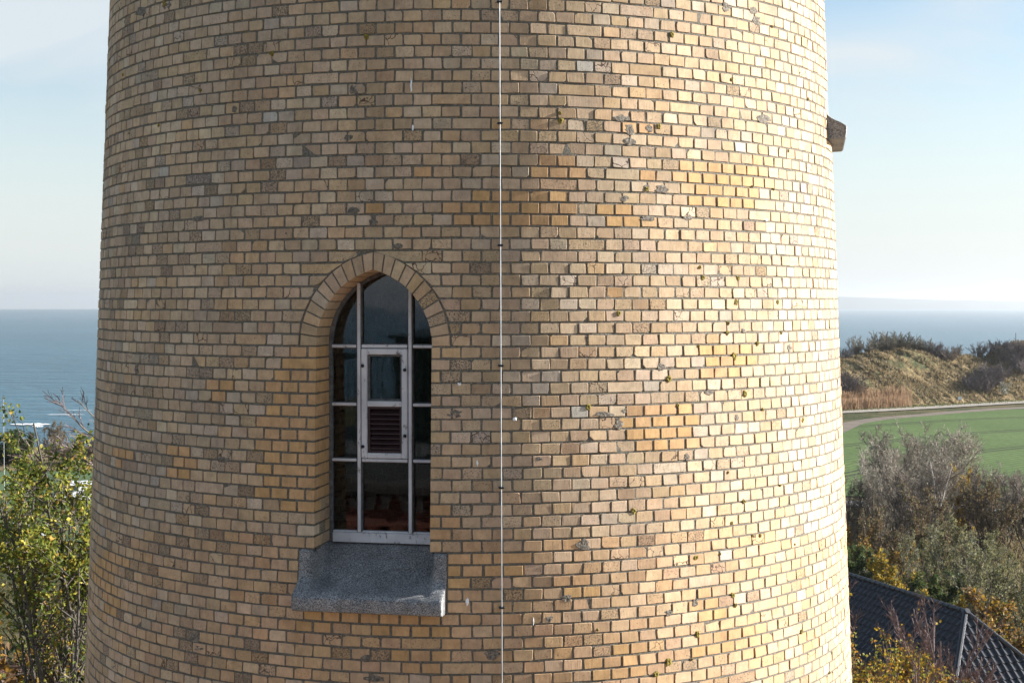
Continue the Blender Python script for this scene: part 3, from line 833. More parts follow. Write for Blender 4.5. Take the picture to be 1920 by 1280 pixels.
def on_rampart(px, d):       # world point seen at column px, d metres behind the foot line
    a = (px - 960) / F
    # X = a*Y ; Y = 266.7 + (X-61.6)*.6 + d
    Y = (266.7 - 61.6 * .6 + d) / (1 - .6 * a); X = a * Y
    return X, Y, float(ramp_z(np.array(X), np.array(Y)))
def blades(name, pts, h, w, mat, col0, col1, lean=.25, kind='stuff', n_per=1):
    P = np.asarray(pts, float); n = len(P)
    an = NR.uniform(0, 2 * pi, n); hh = h * NR.uniform(.55, 1.15, n); ww = w * NR.uniform(.6, 1.3, n)
    dx, dy = np.cos(an) * ww, np.sin(an) * ww
    lx, ly = NR.normal(0, lean, n) * hh, NR.normal(0, lean, n) * hh
    A = P + np.stack([-dx, -dy, np.full(n, -.02)], -1); B = P + np.stack([dx, dy, np.full(n, -.02)], -1)
    Cc = P + np.stack([lx + dx * .4, ly + dy * .4, hh], -1); Dd = P + np.stack([lx - dx * .4, ly - dy * .4, hh * .97], -1)
    V = np.stack([A, B, Cc, Dd], 1).reshape(-1, 3); Fq = np.arange(4 * n, dtype=np.int32).reshape(n, 4)
    t = NR.random((n, 1)); col = np.array(col0) * (1 - t) + np.array(col1) * t
    return tag(obj(name, mesh_np(name, V, [Fq], [mat], col=col)), kind=kind)
# tussocks on the rampart face
pts = []
for _ in range(26000):
    x = random.uniform(56, 132); d = random.uniform(.5, 20); y = foot(x) + d
    pts.append((x, y))
P = np.array(pts); z = ramp_z(P[:, 0], P[:, 1])
den = hn(P[:, 0] * .9 + P[:, 1] * .9, P[:, 1] / 4)
keep = den > .36
blades('rampart_grass', np.column_stack([P, z])[keep], .55, .12, LEAF, (.12, .105, .052), (.28, .205, .115), .5)
# reeds along the foot of the rampart
pts = []
for _ in range(5200):
    px = random.uniform(1560, 1712); dd = random.uniform(-1.5, 3.0)
    x, y, z = on_rampart(px, dd)
    if px > 1660 and random.random() < (px - 1660) / 60: continue
    pts.append((x, y, max(z, -.4)))
blades('reeds', pts, 2.35, .045, LEAF, (.25, .155, .085), (.40, .27, .165), .07)
pts = []
for _ in range(5000):
    x = random.uniform(58, 130); y = foot(x) + random.uniform(-5, 1.5); pts.append((x, y, -.3))
blades('verge_grass', pts, .5, .08, LEAF, (.07, .085, .025), (.16, .15, .06), .4)

# field, field margin, farm tracks
def strip(name, pix, half, mat, z=.06):
    P = [np.array(ground_at(px, py, 0)) for px, py in pix]
    xs_ = np.linspace(0, len(P) - 1, 40); Q = np.array([[np.interp(t, range(len(P)), [p[k] for p in P]) for k in (0, 1)] for t in xs_])
    T = np.gradient(Q, axis=0); T /= np.linalg.norm(T, axis=1)[:, None]; Nn = np.stack([-T[:, 1], T[:, 0]], -1)
    L = Q + Nn * half; R_ = Q - Nn * half; m = len(Q)
    V = [(p[0], p[1], z) for p in L] + [(p[0], p[1], z) for p in R_]
    return mesh_np(name, V, [(i, m + i, m + i + 1, i + 1) for i in range(m - 1)], [mat])
FM = NT('winter_wheat'); v = FM.coord()
vv = FM.n('ShaderNodeTexNoise', {'Vector': v, 'Scale': .02, 'Detail': 3.0})
sep = FM.n('ShaderNodeSeparateXYZ', {0: v})
# drilled rows follow the curved headland: distance from a far centre
cxx, cyy = 130.0, 40.0
rx = FM.math('SUBTRACT', sep.outputs[0], cxx); ry = FM.math('SUBTRACT', sep.outputs[1], cyy)
rad = FM.math('SQRT', FM.math('ADD', FM.math('MULTIPLY', FM.math('MULTIPLY', rx, rx), 1.9), FM.math('MULTIPLY', ry, ry)))
rad = FM.math('ADD', rad, FM.math('MULTIPLY', vv.outputs[0], 7))
row = FM.math('SINE', FM.math('MULTIPLY', rad, 2 * pi / 1.35))
tram = FM.math('ABSOLUTE', FM.math('SUBTRACT', FM.math('FRACT', FM.math('DIVIDE', rad, 19.0)), .5))
tram2 = FM.math('ABSOLUTE', FM.math('SUBTRACT', tram, .045))
c = FM.ramp(FM.noise(v, .05, 4), [(.3, (.085, .135, .038)), (.7, (.12, .175, .055))])
c = FM.mix(FM.math('MULTIPLY', FM.math('ADD', row, 1.0), .26), c, (.05, .062, .026))
c = FM.mix(FM.ramp(tram2, [(.014, .95), (.030, 0.0)]), c, (.04, .048, .024))
c = FM.mix(1.0, c, FM.ramp(FM.noise(v, 1.1, 5, .7), [(.3, .7), (.7, 1.25)]), 'MULTIPLY')
FM.set(Base_Color=c, Roughness=.95); FM.b.inputs['Specular IOR Level'].default_value = .1
far_edge = [(1480, 832), (1545, 815), (1582, 801), (1605, 792), (1650, 784), (1720, 778), (1800, 771), (1870, 766), (1930, 762), (2000, 759)]
near_edge = [(2000, 948), (1930, 945), (1860, 942), (1780, 938), (1690, 934), (1600, 930), (1480, 928)]
P = [ground_at(*p) for p in far_edge + near_edge]
tag(obj('wheat_field', mesh_np('wheat_field', [(x, y, .03) for x, y in P], [tuple(range(len(P)))[::-1]], [FM.m])), kind='structure')
MG = simple('bare_field_margin', (.125, .092, .062), .95, .25, .4)
tag(obj('field_margin', strip('field_margin', [(1480, 835), (1545, 818), (1578, 803), (1600, 793), (1650, 785), (1720, 779), (1800, 772), (1870, 767), (2000, 760)], 1.7, MG, .05)), kind='structure')
TR = simple('pale_gravel', (.27, .235, .19), .95, .2, .6)
tag(obj('gravel_track', strip('gravel_track', [(700, 800), (1000, 793), (1250, 785), (1400, 779), (1500, 776), (1576, 772.5), (1650, 769), (1750, 763.5), (1850, 757.5), (1930, 753), (2050, 748)], 2.3, TR, .06)), kind='structure')
AS = simple('worn_asphalt', (.17, .165, .17), .9, .15, .8)
tag(obj('lane', strip('lane', [(700, 915), (1000, 922), (1250, 931), (1380, 936), (1500, 940), (1600, 944), (1700, 947), (1800, 951), (1900, 954), (2050, 957)], 1.9, AS, .04)), kind='structure')
# left side: sandy path and red brick paving below the tree, pale grass towards the cliff
SAND = simple('sandy_path', (.21, .16, .105), .95, .25, 1.2)
tag(obj('sandy_path', strip('sandy_path', [(-200, 1058), (0, 1060), (90, 1056), (200, 1050), (380, 1040)], 1.3, SAND, .04)), kind='structure')
PAVE = NT('red_paving'); b_ = PAVE.n('ShaderNodeTexBrick', {'Vector': PAVE.coord(), 'Color1': (.27, .10, .07, 1), 'Color2': (.2, .085, .06, 1), 'Mortar': (.13, .10, .08, 1), 'Scale': 3.0})
PAVE.set(Base_Color=b_.outputs[0], Roughness=.9)
tag(obj('brick_paving', strip('brick_paving', [(-200, 1262), (0, 1258), (100, 1262), (260, 1268)], 2.6, PAVE.m, .04)), kind='structure')
DRY = simple('dry_meadow', (.17, .125, .06), .95, .35, .5, bump=.6)
tag(obj('dry_meadow', strip('dry_meadow', [(-250, 862), (0, 862), (90, 862), (200, 862), (420, 864)], 12, DRY, .04)), kind='structure')
LAWN = simple('mown_lawn', (.045, .085, .022), .95, .3, .7)
tag(obj('lawn', strip('lawn', [(-250, 935), (0, 935), (90, 935), (220, 935), (420, 935)], 26, LAWN, .02)), kind='structure')

# ------------------------------------------------------------------ woody plants
def norm(v):
    l = sqrt(v[0] * v[0] + v[1] * v[1] + v[2] * v[2]) + 1e-9
    return (v[0] / l, v[1] / l, v[2] / l)
def perp_dir(rng, t, ang):
    while True:
        r = (rng.gauss(0, 1), rng.gauss(0, 1), rng.gauss(0, 1))
        d = r[0] * t[0] + r[1] * t[1] + r[2] * t[2]
        p = (r[0] - d * t[0], r[1] - d * t[1], r[2] - d * t[2])
        if p[0] ** 2 + p[1] ** 2 + p[2] ** 2 > .05: break
    p = norm(p); ca, sa = cos(ang), sin(ang)
    return norm((t[0] * ca + p[0] * sa, t[1] * ca + p[1] * sa, t[2] * ca + p[2] * sa))
def grow_line(rng, p, d, L, n, r0, r1, up, wob):
    pts = [p]; rad = [r0]
    for i in range(n):
        d = norm((d[0] + rng.gauss(0, wob), d[1] + rng.gauss(0, wob), d[2] + rng.gauss(0, wob * .7) + up))
        p = (p[0] + d[0] * L / n, p[1] + d[1] * L / n, p[2] + d[2] * L / n)
        pts.append(p); rad.append(r0 + (r1 - r0) * (i + 1) / n)
    return pts, rad
def grow(rng, trunks, levels):
    """trunks: [(pts, rad)], levels: dicts n, lo, hi, len, ang, seg, up, wob, r, tip"""
    out = [trunks]
    cur = trunks
    for lv in levels:
        nw = []
        for pts, rad in cur:
            Lp = sum(sqrt(sum((a - b) ** 2 for a, b in zip(p, q))) for p, q in zip(pts[:-1], pts[1:]))
            for _ in range(lv['n'] if rng.random() < lv['n'] % 1 or lv['n'] == int(lv['n']) else int(lv['n'])):
                t = lv['lo'] + (lv['hi'] - lv['lo']) * rng.random()
                s = t * (len(pts) - 1); i = min(int(s), len(pts) - 2); f = s - i
                p = tuple(a + (b - a) * f for a, b in zip(pts[i], pts[i + 1]))
                tg = norm(tuple(b - a for a, b in zip(pts[i], pts[i + 1])))
                r = rad[i] + (rad[i + 1] - rad[i]) * f
                d = perp_dir(rng, tg, radians(lv['ang'] * rng.uniform(.65, 1.3)))
                L = (lv['abs'] if 'abs' in lv else Lp * lv['len']) * rng.uniform(.6, 1.25) * (1 - lv.get('tap', .45) * t)
                nw.append(grow_line(rng, p, d, L, lv['seg'], max(min(r * .7, lv['r'] * rng.uniform(.7, 1.2)), lv['tip']), lv['tip'], lv['up'], lv['wob']))
        out.append(nw); cur = nw
    return out
def tubes_mesh(name, lines, sides, mat):
    P0, P1, R0, R1 = [], [], [], []
    for pts, rad in lines:
        for i in range(len(pts) - 1):
            P0.append(pts[i]); P1.append(pts[i + 1]); R0.append(rad[i]); R1.append(rad[i + 1])
    P0 = np.array(P0); P1 = np.array(P1); R0 = np.array(R0); R1 = np.array(R1)
    D = P1 - P0; D /= np.linalg.norm(D, axis=1)[:, None] + 1e-9
    ref = np.where(np.abs(D[:, 2:3]) < .8, np.array([[0, 0, 1.0]]), np.array([[1.0, 0, 0]]))
    A = np.cross(D, ref); A /= np.linalg.norm(A, axis=1)[:, None] + 1e-9; B = np.cross(D, A)
    n = len(P0); V = np.zeros((n, 2, sides, 3))
    for k in range(sides):
        an = 2 * pi * k / sides; o = cos(an) * A + sin(an) * B
        V[:, 0, k] = P0 + o * R0[:, None]; V[:, 1, k] = P1 + o * R1[:, None]
    base = (np.arange(n) * 2 * sides)[:, None]
    Fq = [np.stack([base[:, 0] + k, base[:, 0] + (k + 1) % sides, base[:, 0] + sides + (k + 1) % sides, base[:, 0] + sides + k], -1) for k in range(sides)]
    return mesh_np(name, V.reshape(-1, 3), [np.concatenate(Fq).astype(np.int32)], [mat], smooth=sides > 3)
def join_lines(*a): return [l for x in a for l in x]
def leaves_mesh(name, rng, lines, per, size, palette, mat, spread=.06, keep=None, droop=.2):
    P, C_ = [], []
    pal = [c for c, w in palette]; wt = [w for c, w in palette]
    for pts, rad in lines:
        bias = rng.choices(range(len(pal)), wt)[0]
        for _ in range(per):
            s = rng.random() * (len(pts) - 1); i = min(int(s), len(pts) - 2); f = s - i
            p = tuple(a + (b - a) * f + rng.gauss(0, spread) for a, b in zip(pts[i], pts[i + 1]))
            if keep and not keep(p): continue
            k_ = bias if rng.random() < .55 else rng.choices(range(len(pal)), wt)[0]
            v_ = rng.uniform(.7, 1.25); P.append(p); C_.append(tuple(x * v_ for x in pal[k_]))
    P = np.array(P); n = len(P); r = np.random.default_rng(rng.randrange(10 ** 6))
    U = r.normal(size=(n, 3)); U[:, 2] -= droop; U /= np.linalg.norm(U, axis=1)[:, None]
    T = r.normal(size=(n, 3)); T = np.cross(U, T); T /= np.linalg.norm(T, axis=1)[:, None]
    Nn = np.cross(U, T)
    s = size * r.uniform(.65, 1.3, (n, 1))
    V = np.stack([P, P + U * s * .45 + T * s * .34 + Nn * s * .10, P + U * s, P + U * s * .45 - T * s * .34 + Nn * s * .10], 1).reshape(-1, 3)
    Fq = np.arange(4 * n, dtype=np.int32).reshape(n, 4)
    return mesh_np(name, V, [Fq], [mat], col=np.array(C_))
def make_plant(name, parts):
    root = empty(name)
    for nm, me_ in parts: obj(nm, me_, root)
    return root
def place(proto, loc, scale, rz, label, cat, group=None, used=[]):
    if proto.name not in used: r = proto; used.append(proto.name)
    else:
        r = proto.copy(); COL.objects.link(r)
        for k in ('group',):
            if k in r: del r[k]
        for ch in proto.children:
            c = ch.copy(); COL.objects.link(c); c.parent = r
    r.location = loc; r.rotation_euler = (0, 0, rz); r.scale = (scale, scale, scale) if not isinstance(scale, tuple) else scale
    tag(r, label, cat, group); return r
UP = (0, 0, 1)
# bare spreading tree, 10 m
def bare_tree(seed, h=10, stems=4, spread=.28, twig=TWIG_BEIGE, tn=11, name='bare_tree', tr=.019):
    rng = random.Random(seed); tk = []
    for i in range(stems):
        a = 2 * pi * i / stems + rng.uniform(-.5, .5); s = spread * rng.uniform(.3, 1.2)
        tk.append(grow_line(rng, (rng.gauss(0, .05), rng.gauss(0, .05), -.3), norm((cos(a) * s, sin(a) * s, 1)), h * rng.uniform(.72, .9), 9, .085 * h / 10 * rng.uniform(.7, 1.1), .022, .06, .07))
    L = grow(rng, tk, [dict(n=14, lo=.22, hi=.97, len=.40, ang=34, seg=5, up=.12, wob=.10, r=.035, tip=.018),
                       dict(n=9, lo=.12, hi=1, len=.46, ang=44, seg=3, up=.09, wob=.12, r=.020, tip=tr * .8, tap=.3),
                       dict(n=tn, lo=.1, hi=1, len=.52, ang=46, seg=2, up=.08, wob=.12, r=tr, tip=tr * .42, tap=.2)])
    return L
L = bare_tree(21, 10, 7, .36)
bareA = make_plant('bare_tree', [('trunk', tubes_mesh('trunk', join_lines(L[0], L[1]), 5, BARK)), ('crown', tubes_mesh('crown', join_lines(L[2], L[3]), 3, TWIG_BEIGE))])
L = bare_tree(22, 10, 6, .32, tn=10)
bareB = make_plant('bare_tree', [('trunk', tubes_mesh('trunk', join_lines(L[0], L[1]), 5, BARK)), ('crown', tubes_mesh('crown', join_lines(L[2], L[3]), 3, TWIG_BEIGE))])
L = bare_tree(23, 9, 6, .48, tn=10)
bareC = make_plant('bare_tree', [('trunk', tubes_mesh('trunk', join_lines(L[0], L[1]), 5, BARK)), ('crown', tubes_mesh('crown', join_lines(L[2], L[3]), 3, TWIG_BROWN))])
# birch with pale leaning stem
rng = random.Random(5)
tk = [grow_line(rng, (0, 0, -.3), norm((.05, 0, 1)), 5.0, 8, .14, .10, .0, .05)]
e = tk[0][0][-1]
tk.append(grow_line(rng, e, norm((-.35, .1, 1)), 4.5, 8, .10, .03, .05, .06)); tk.append(grow_line(rng, e, norm((.30, -.1, 1)), 4.2, 8, .085, .03, .05, .06))
L = grow(rng, tk, [dict(n=12, lo=.2, hi=.97, len=.42, ang=40, seg=5, up=.06, wob=.10, r=.04, tip=.015), dict(n=7, lo=.1, hi=1, len=.45, ang=38, seg=3, up=.0, wob=.12, r=.02, tip=.012, tap=.3), dict(n=6, lo=.1, hi=1, len=.5, ang=36, seg=2, up=-.05, wob=.12, r=.014, tip=.008, tap=.2)])
birch = make_plant('birch_tree', [('trunk', tubes_mesh('trunk', L[0], 6, simple('birch_bark', (.42, .39, .35), .8, .35, 6))), ('crown', tubes_mesh('crown', join_lines(L[1], L[2], L[3]), 3, TWIG_BROWN))])
# upright small-leaved tree, olive grey
OLIVE = [((.19, .185, .085), 5), ((.24, .22, .11), 4), ((.13, .138, .06), 4), ((.22, .18, .07), 1.2), ((.28, .27, .18), .7)]
def leafy(seed, pal, h=9.5, stems=7, per=5, size=.15, name='leafy_tree', spread=.2, twig=TWIG_GREY):
    rng = random.Random(seed); tk = []
    for i in range(stems):
        a = 2 * pi * i / stems + rng.uniform(-.5, .5); s = spread * rng.uniform(.2, 1.4)
        tk.append(grow_line(rng, (rng.gauss(0, .05), rng.gauss(0, .05), -.3), norm((cos(a) * s, sin(a) * s, 1)), h * rng.uniform(.65, .95), 9, .075, .02, .05, .07))
    L = grow(rng, tk, [dict(n=12, lo=.12, hi=.98, len=.30, ang=32, seg=4, up=.12, wob=.10, r=.035, tip=.014), dict(n=7, lo=.1, hi=1, len=.42, ang=36, seg=3, up=.10, wob=.12, r=.016, tip=.009, tap=.3), dict(n=2, lo=.1, hi=1, len=.5, ang=36, seg=2, up=.05, wob=.12, r=.011, tip=.007, tap=.2)])
    lv = leaves_mesh('foliage', rng, join_lines(L[2], L[3]), per, size, pal, LEAF, .07)
    return make_plant(name, [('trunk', tubes_mesh('trunk', join_lines(L[0], L[1]), 4, BARK)), ('twigs', tubes_mesh('twigs', join_lines(L[2], L[3]), 3, twig)), ('crown', lv)])
oliveA = leafy(31, OLIVE); oliveB = leafy(32, OLIVE, 10, 6, 3, .14)
AUT = [((.30, .16, .03), 4), ((.36, .22, .03), 3), ((.18, .10, .04), 3), ((.12, .12, .03), 2)]
autumn = leafy(33, AUT, 5, 9, 4, .14, 'autumn_bush', .5, TWIG_BROWN)
YEL = [((.44, .29, .03), 4), ((.38, .25, .03), 3), ((.22, .20, .04), 2)]
yellow = leafy(34, YEL, 4.2, 8, 4, .13, 'yellow_bush', .55, TWIG_BROWN)
RUS = [((.16, .105, .06), 4), ((.19, .125, .06), 3), ((.13, .10, .06), 3), ((.13, .125, .055), 3)]
russet = leafy(35, RUS, 7, 8, 3, .14, 'russet_tree', .35, TWIG_BROWN)
GRN = [((.055, .085, .025), 5), ((.08, .105, .03), 3), ((.12, .12, .03), 1)]
greenb = leafy(36, GRN, 5, 9, 5, .15, 'green_bush', .5, TWIG_BROWN)
# bare shrubs of the rampart
def shrub(seed, h, stems, spread, mat, tn=6, r=.026, name='bare_shrub'):
    rng = random.Random(seed); tk = []
    for i in range(stems):
        a = rng.uniform(0, 2 * pi); s = spread * sqrt(rng.random())
        tk.append(grow_line(rng, (cos(a) * s * .06, sin(a) * s * .06, -.3), norm((cos(a) * s, sin(a) * s, 1)), h * rng.uniform(.7, 1.0), 5, .05, .02, .05, .09))
    L = grow(rng, tk, [dict(n=12, lo=.1, hi=1, len=.40, ang=36, seg=3, up=.12, wob=.1, r=.03, tip=.02), dict(n=tn, lo=.1, hi=1, len=.45, ang=34, seg=2, up=.1, wob=.1, r=r, tip=r * .5, tap=.2)])
    return make_plant(name, [('stems', tubes_mesh('stems', join_lines(L[0], L[1]), 3, mat)), ('crown', tubes_mesh('crown', L[2], 3, mat))])
shA = shrub(41, 3.2, 16, .9, simple('olive_brown_twigs', (.15, .13, .092), .9, .3, .8), 9)
shB = shrub(42, 3.2, 18, 1.1, simple('purple_grey_twigs', (.145, .118, .112), .9, .3, .8), 9)
shC = shrub(43, 3.2, 16, 1.1, simple('tan_twigs', (.20, .155, .125), .9, .3, .8), 9)

# ---- rampart shrubs
TH = 'shrubs of the leafless thicket on the rampart crest'
for px, d, s in ((1634, 20, 1.35), (1648, 22, 1.5), (1663, 20, 1.45), (1678, 22, 1.5), (1692, 20, 1.45), (1706, 22, 1.45), (1720, 21, 1.4), (1733, 20, 1.25), (1641, 25, 1.45), (1656, 26, 1.5), (1671, 26, 1.5), (1686, 26, 1.5), (1701, 26, 1.45), (1716, 25, 1.35)):
    x, y, z = on_rampart(px, d); place(shA, (x, y, z - .1), s * random.uniform(.92, 1.05), random.uniform(0, 6), 'olive brown leafless shrub in the long thicket on the crest of the grassy rampart', 'shrub', TH)
x, y, z = on_rampart(1604, 21); place(shA, (x, y, z), 1.25, 1, 'lone bare shrub on the rampart crest, between the tower and the long thicket', 'shrub')
for px, d, s, lab in ((1582, 18, 1.0, 'low brown bush on the rampart crest, right against the tower edge'), (1748, 19, 1.05, 'purple grey bush at the falling end of the crest thicket'), (1763, 17, .9, 'low purple grey bush beside the falling end of the crest thicket'),
                      (1588, 4.5, 1.75, 'big dark bare bush behind the reeds at the foot of the rampart'), (1858, 20, .8, 'dark shrub on the right shoulder of the dip in the rampart crest'), (1872, 17, 1.0, 'dark purple shrub below the grassy knoll with the post')):
    x, y, z = on_rampart(px, d); place(shB, (x, y, z - .2), s, random.uniform(0, 6), lab, 'shrub')
for px, d, s, lab in ((1780, 15, 1.1, 'rounded tan bush low on the crest, left of the dip'), (1795, 19, .85, 'small tan bush on the crest, at the edge of the dip'), (1836, 20, 1.15, 'tall wispy bush on the crest, right of the dip'), (1612, 3.5, 1.2, 'tan bush behind the orange reeds'), (1882, 13, 1.1, 'pale wispy bush halfway down the slope below the knoll')):
    x, y, z = on_rampart(px, d); place(shC, (x, y, z - .2), s, random.uniform(0, 6), lab, 'shrub')
SL = 'shrubs of the purple grey scrub on the right of the rampart'
for px, d, s in ((1884, 15, 1.1), (1908, 12, 1.2), (1922, 11, 1.2), (1903, 9, 1.2), (1918, 7, 1.2), (1896, 12, 1.1), (1932, 13, 1.3), (1911, 11, 1.1)):
    x, y, z = on_rampart(px, d); place(shB, (x, y, z - .2), s, random.uniform(0, 6), 'purple grey leafless shrub in the scrub running down the slope below the knoll', 'shrub', SL)
FB = 'dark bushes at the foot of the rampart right of the sign'
for px, d, s in ((1826, 4.0, 1.1), (1840, 4.5, 1.35), (1856, 5, 1.65), (1868, 5.5, 1.6), (1848, 3, 1.1)):
    x, y, z = on_rampart(px, d); place(shB, (x, y, z - .3), s, random.uniform(0, 6), 'dark leafless bush at the foot of the rampart, right of the white sign', 'shrub', FB)
rng = random.Random(51)
L = grow(rng, [grow_line(rng, (0, 0, -.2), norm((rng.gauss(0, .25), rng.gauss(0, .25), 1)), 3.2, 5, .05, .02, .05, .08) for _ in range(5)], [dict(n=9, lo=.3, hi=1, len=.4, ang=45, seg=3, up=.05, wob=.1, r=.03, tip=.02)])
wsh = make_plant('pale_shrub', [('stems', tubes_mesh('stems', join_lines(*L), 3, TWIG_BROWN)), ('crown', leaves_mesh('crown', rng, L[1], 7, .22, [((.42, .42, .36), 3), ((.2, .22, .15), 2)], LEAF, .1))])
x, y, z = on_rampart(1880, 1.5); place(wsh, (x, y, max(z, -.3)), 1.0, 0, 'small shrub speckled with white at the foot of the rampart', 'shrub')
# sign and post on the rampart
x, y, z = on_rampart(1801, -.5)
sg = empty('information_sign', (x, y, -.4), 'small blank white sign on a post at the foot of the rampart', 'sign')
mb = MB(); mb.box(-.38, .38, -.02, .02, 1.15, 1.75, .01); mb.build('panel', WHITE, sg)
mb = MB(); mb.box(-.04, .04, .02, .08, 0, 1.7, .01); mb.build('post', simple('weathered_wood', (.16, .13, .1), .9), sg)
x, y, z = on_rampart(1905, 17)
ps = MB(); ps.tube([(0, 0, -.3), (0, 0, 2.6)], .07, 8); ps.tube([(0, 0, 2.6), (0, 0, 2.7)], [.09, .05], 8)
po = ps.build('wooden_post', simple('dark_post', (.06, .055, .05), .8)); po.location = (x, y, z); tag(po, 'slim dark post standing on the grassy knoll of the rampart', 'post')

# ---- trees between the tower and the field
HCACHE = {}
def gx(px, Y): return (px - 960) / F * Y
def tree(proto, px, top, Y, h, label, cat='tree', rz=None, group=None, wide=1.0):
    """proto of native height h placed so that its top shows at image row top"""
    h = max(v.co.z for ch in proto.children for v in ch.data.vertices) if proto.name not in HCACHE else HCACHE[proto.name]
    HCACHE[proto.name] = h
    zt_ = at(px, top, Y)[2]; s = (zt_ + .2) / h
    return place(proto, (gx(px, Y), Y, -.2), (s * wide, s * wide, s), random.uniform(0, 6) if rz is None else rz, label, cat, group)
tree(bareA, 1690, 786, 122, 10.3, 'large bare spreading tree in front of the field, nearest the tower', wide=1.15)
tree(bareB, 1792, 790, 126, 10.3, 'tall bare tree in front of the field, right of the largest one', wide=1.35)
tree(bareA, 1648, 855, 112, 10.3, 'bare tree with low spreading branches close to the brick tower edge', rz=2.5, wide=.8)
tree(bareC, 1712, 862, 108, 9.2, 'brownish bare tree leaning in front of the largest bare tree', wide=.9)
tree(bareB, 1728, 800, 128, 10.3, 'tall bare tree standing between the largest bare tree and its right neighbour', rz=2.2, wide=1.1)
tree(bareA, 1760, 838, 116, 10.3, 'bare tree directly behind the white forked stem', rz=3.4, wide=.9)
tree(bareB, 1668, 822, 118, 10.3, 'bare tree with upright twigs just left of the largest bare tree', rz=5.1, wide=1.0)
tree(birch, 1772, 850, 110, 9.0, 'leaning tree with a white forked stem', wide=1.0)
tree(bareC, 1830, 868, 118, 9.2, 'brown bare tree behind the yellow leaved bush', rz=1.2, wide=.9)
tree(bareB, 1890, 865, 116, 10.3, 'bare tree at the right edge in front of the field', rz=4, wide=1.2)
tree(bareC, 1935, 878, 112, 9.2, 'brown bare tree cut off by the right picture edge', rz=3, wide=1.1)
tree(bareC, 1603, 880, 112, 9.2, 'brown bare tree half hidden by the tower edge, above the lane', rz=5, wide=.8)
tree(yellow, 1812, 862, 121, 4.3, 'yellow leaved tree among the bare trees', wide=.6)
tree(russet, 1862, 890, 110, 7.2, 'russet tree right of the yellow leaved one', wide=.9)
tree(russet, 1760, 905, 100, 7.2, 'russet brown tree below the white forked stem', rz=2, wide=.9)
tree(oliveA, 1765, 958, 86, 9.6, 'olive green small leaved tree in the middle of the grove', wide=1.0)
tree(oliveB, 1815, 975, 82, 10.1, 'grey green slender tree behind the roof ridge end', wide=1.05)
tree(oliveA, 1880, 985, 84, 9.6, 'olive green tree at the right edge above the hipped roof', rz=2, wide=1.1)
tree(oliveB, 1850, 1010, 74, 10.1, 'olive green tree close above the lit hip of the roof', rz=4, wide=1.0)
tree(oliveB, 1700, 1000, 80, 10.1, 'thin olive green tree above the middle of the roof ridge', rz=1, wide=.9)
tree(oliveA, 1930, 1040, 72, 9.6, 'olive green tree cut off by the right picture edge', rz=5, wide=1.0)
tree(greenb, 1612, 1010, 88, 5.2, 'dark green bush beside the brick tower above the roof', wide=1.0)
tree(autumn, 1650, 1005, 90, 5.2, 'orange brown bush beside the dark green bush', wide=.9)
tree(autumn, 1600, 970, 100, 5.2, 'orange bush half hidden by the tower edge below the lane', rz=1, wide=.7)
tree(yellow, 1688, 1040, 78, 4.3, 'yellow leaved bush above the roof ridge, left of the middle', rz=1, wide=.9)
tree(yellow, 1762, 1088, 72, 4.3, 'golden bush just above the right end of the roof ridge', rz=2, wide=.8)
tree(autumn, 1880, 1120, 68, 5.2, 'orange brown bush above the lit hip of the roof', rz=3, wide=1.1)
tree(autumn, 1925, 1170, 64, 5.2, 'orange brown bush at the lower right edge', rz=4, wide=1.0)
tree(greenb, 1735, 1060, 76, 5.2, 'green bush between two yellow bushes above the ridge', rz=4, wide=.9)
tree(russet, 1640, 940, 96, 7.2, 'russet tree near the tower edge below the lane', rz=4, wide=.8)
# undergrowth
pts = []
for _ in range(16000):
    Y = random.uniform(58, 128); px = random.uniform(1540, 1980); pts.append((gx(px, Y), Y, -.35))
blades('undergrowth', pts, 1.1, .05, LEAF, (.09, .075, .04), (.27, .20, .10), .6)

# ---- foreground tree on the right: purple brown twigs, last orange leaves
rng = random.Random(63)
tk = [grow_line(rng, (0, 0, 0), norm((rng.gauss(0, .08), rng.gauss(0, .08), 1)), 7.5, 6, .14, .09, .02, .03)]
e = tk[0][0][-2]
for i in range(22):
    a = 2 * pi * i / 22 * 3.7 + rng.uniform(-.3, .3); s = rng.uniform(.08, .60)
    tk.append(grow_line(rng, e, norm((cos(a) * s, sin(a) * s, 1)), rng.uniform(5.2, 7.3), 8, .06, .016, .07, .06))
L = grow(rng, tk, [dict(n=13, lo=.35, hi=.98, len=.26, ang=34, seg=4, up=.16, wob=.08, r=.022, tip=.010), dict(n=7, lo=.1, hi=1, len=.42, ang=30, seg=3, up=.14, wob=.1, r=.012, tip=.007, tap=.3), dict(n=4, lo=.1, hi=1, abs=.20, ang=32, seg=2, up=.1, wob=.1, r=.007, tip=.005, tap=.2)])
TX, TY = gx(1688, 30), 30.0
FGS = at(1690, 1085, 30)[2] / max(p[2] for l in L[3] for p in l[0])
def keepR(p):
    x, y, z = p[0] + TX, p[1] + TY, p[2]
    z = p[2] * FGS
    f = 1.0 if z < 12.95 - max(0, p[0] + .2) * .55 else .02
    if p[0] > .9: f *= .25
    return rng.random() < f
OR_ = [((.44, .30, .03), 4), ((.40, .20, .03), 2), ((.30, .29, .05), 3), ((.48, .24, .03), 1.5), ((.16, .17, .03), 2)]
fg = make_plant('autumn_tree', [('trunk', tubes_mesh('trunk', join_lines(L[0], L[1]), 5, TWIG_PURPLE)), ('twigs', tubes_mesh('twigs', join_lines(L[2], L[3]), 3, TWIG_PURPLE)),
                                ('crown', leaves_mesh('crown', rng, L[3], 3, .075, OR_, LEAF, .05, keepR))])
place(fg, (TX, TY, 0), (1, 1, FGS), 0, 'upright twiggy tree with last orange leaves in front of the black tiled roof', 'tree')

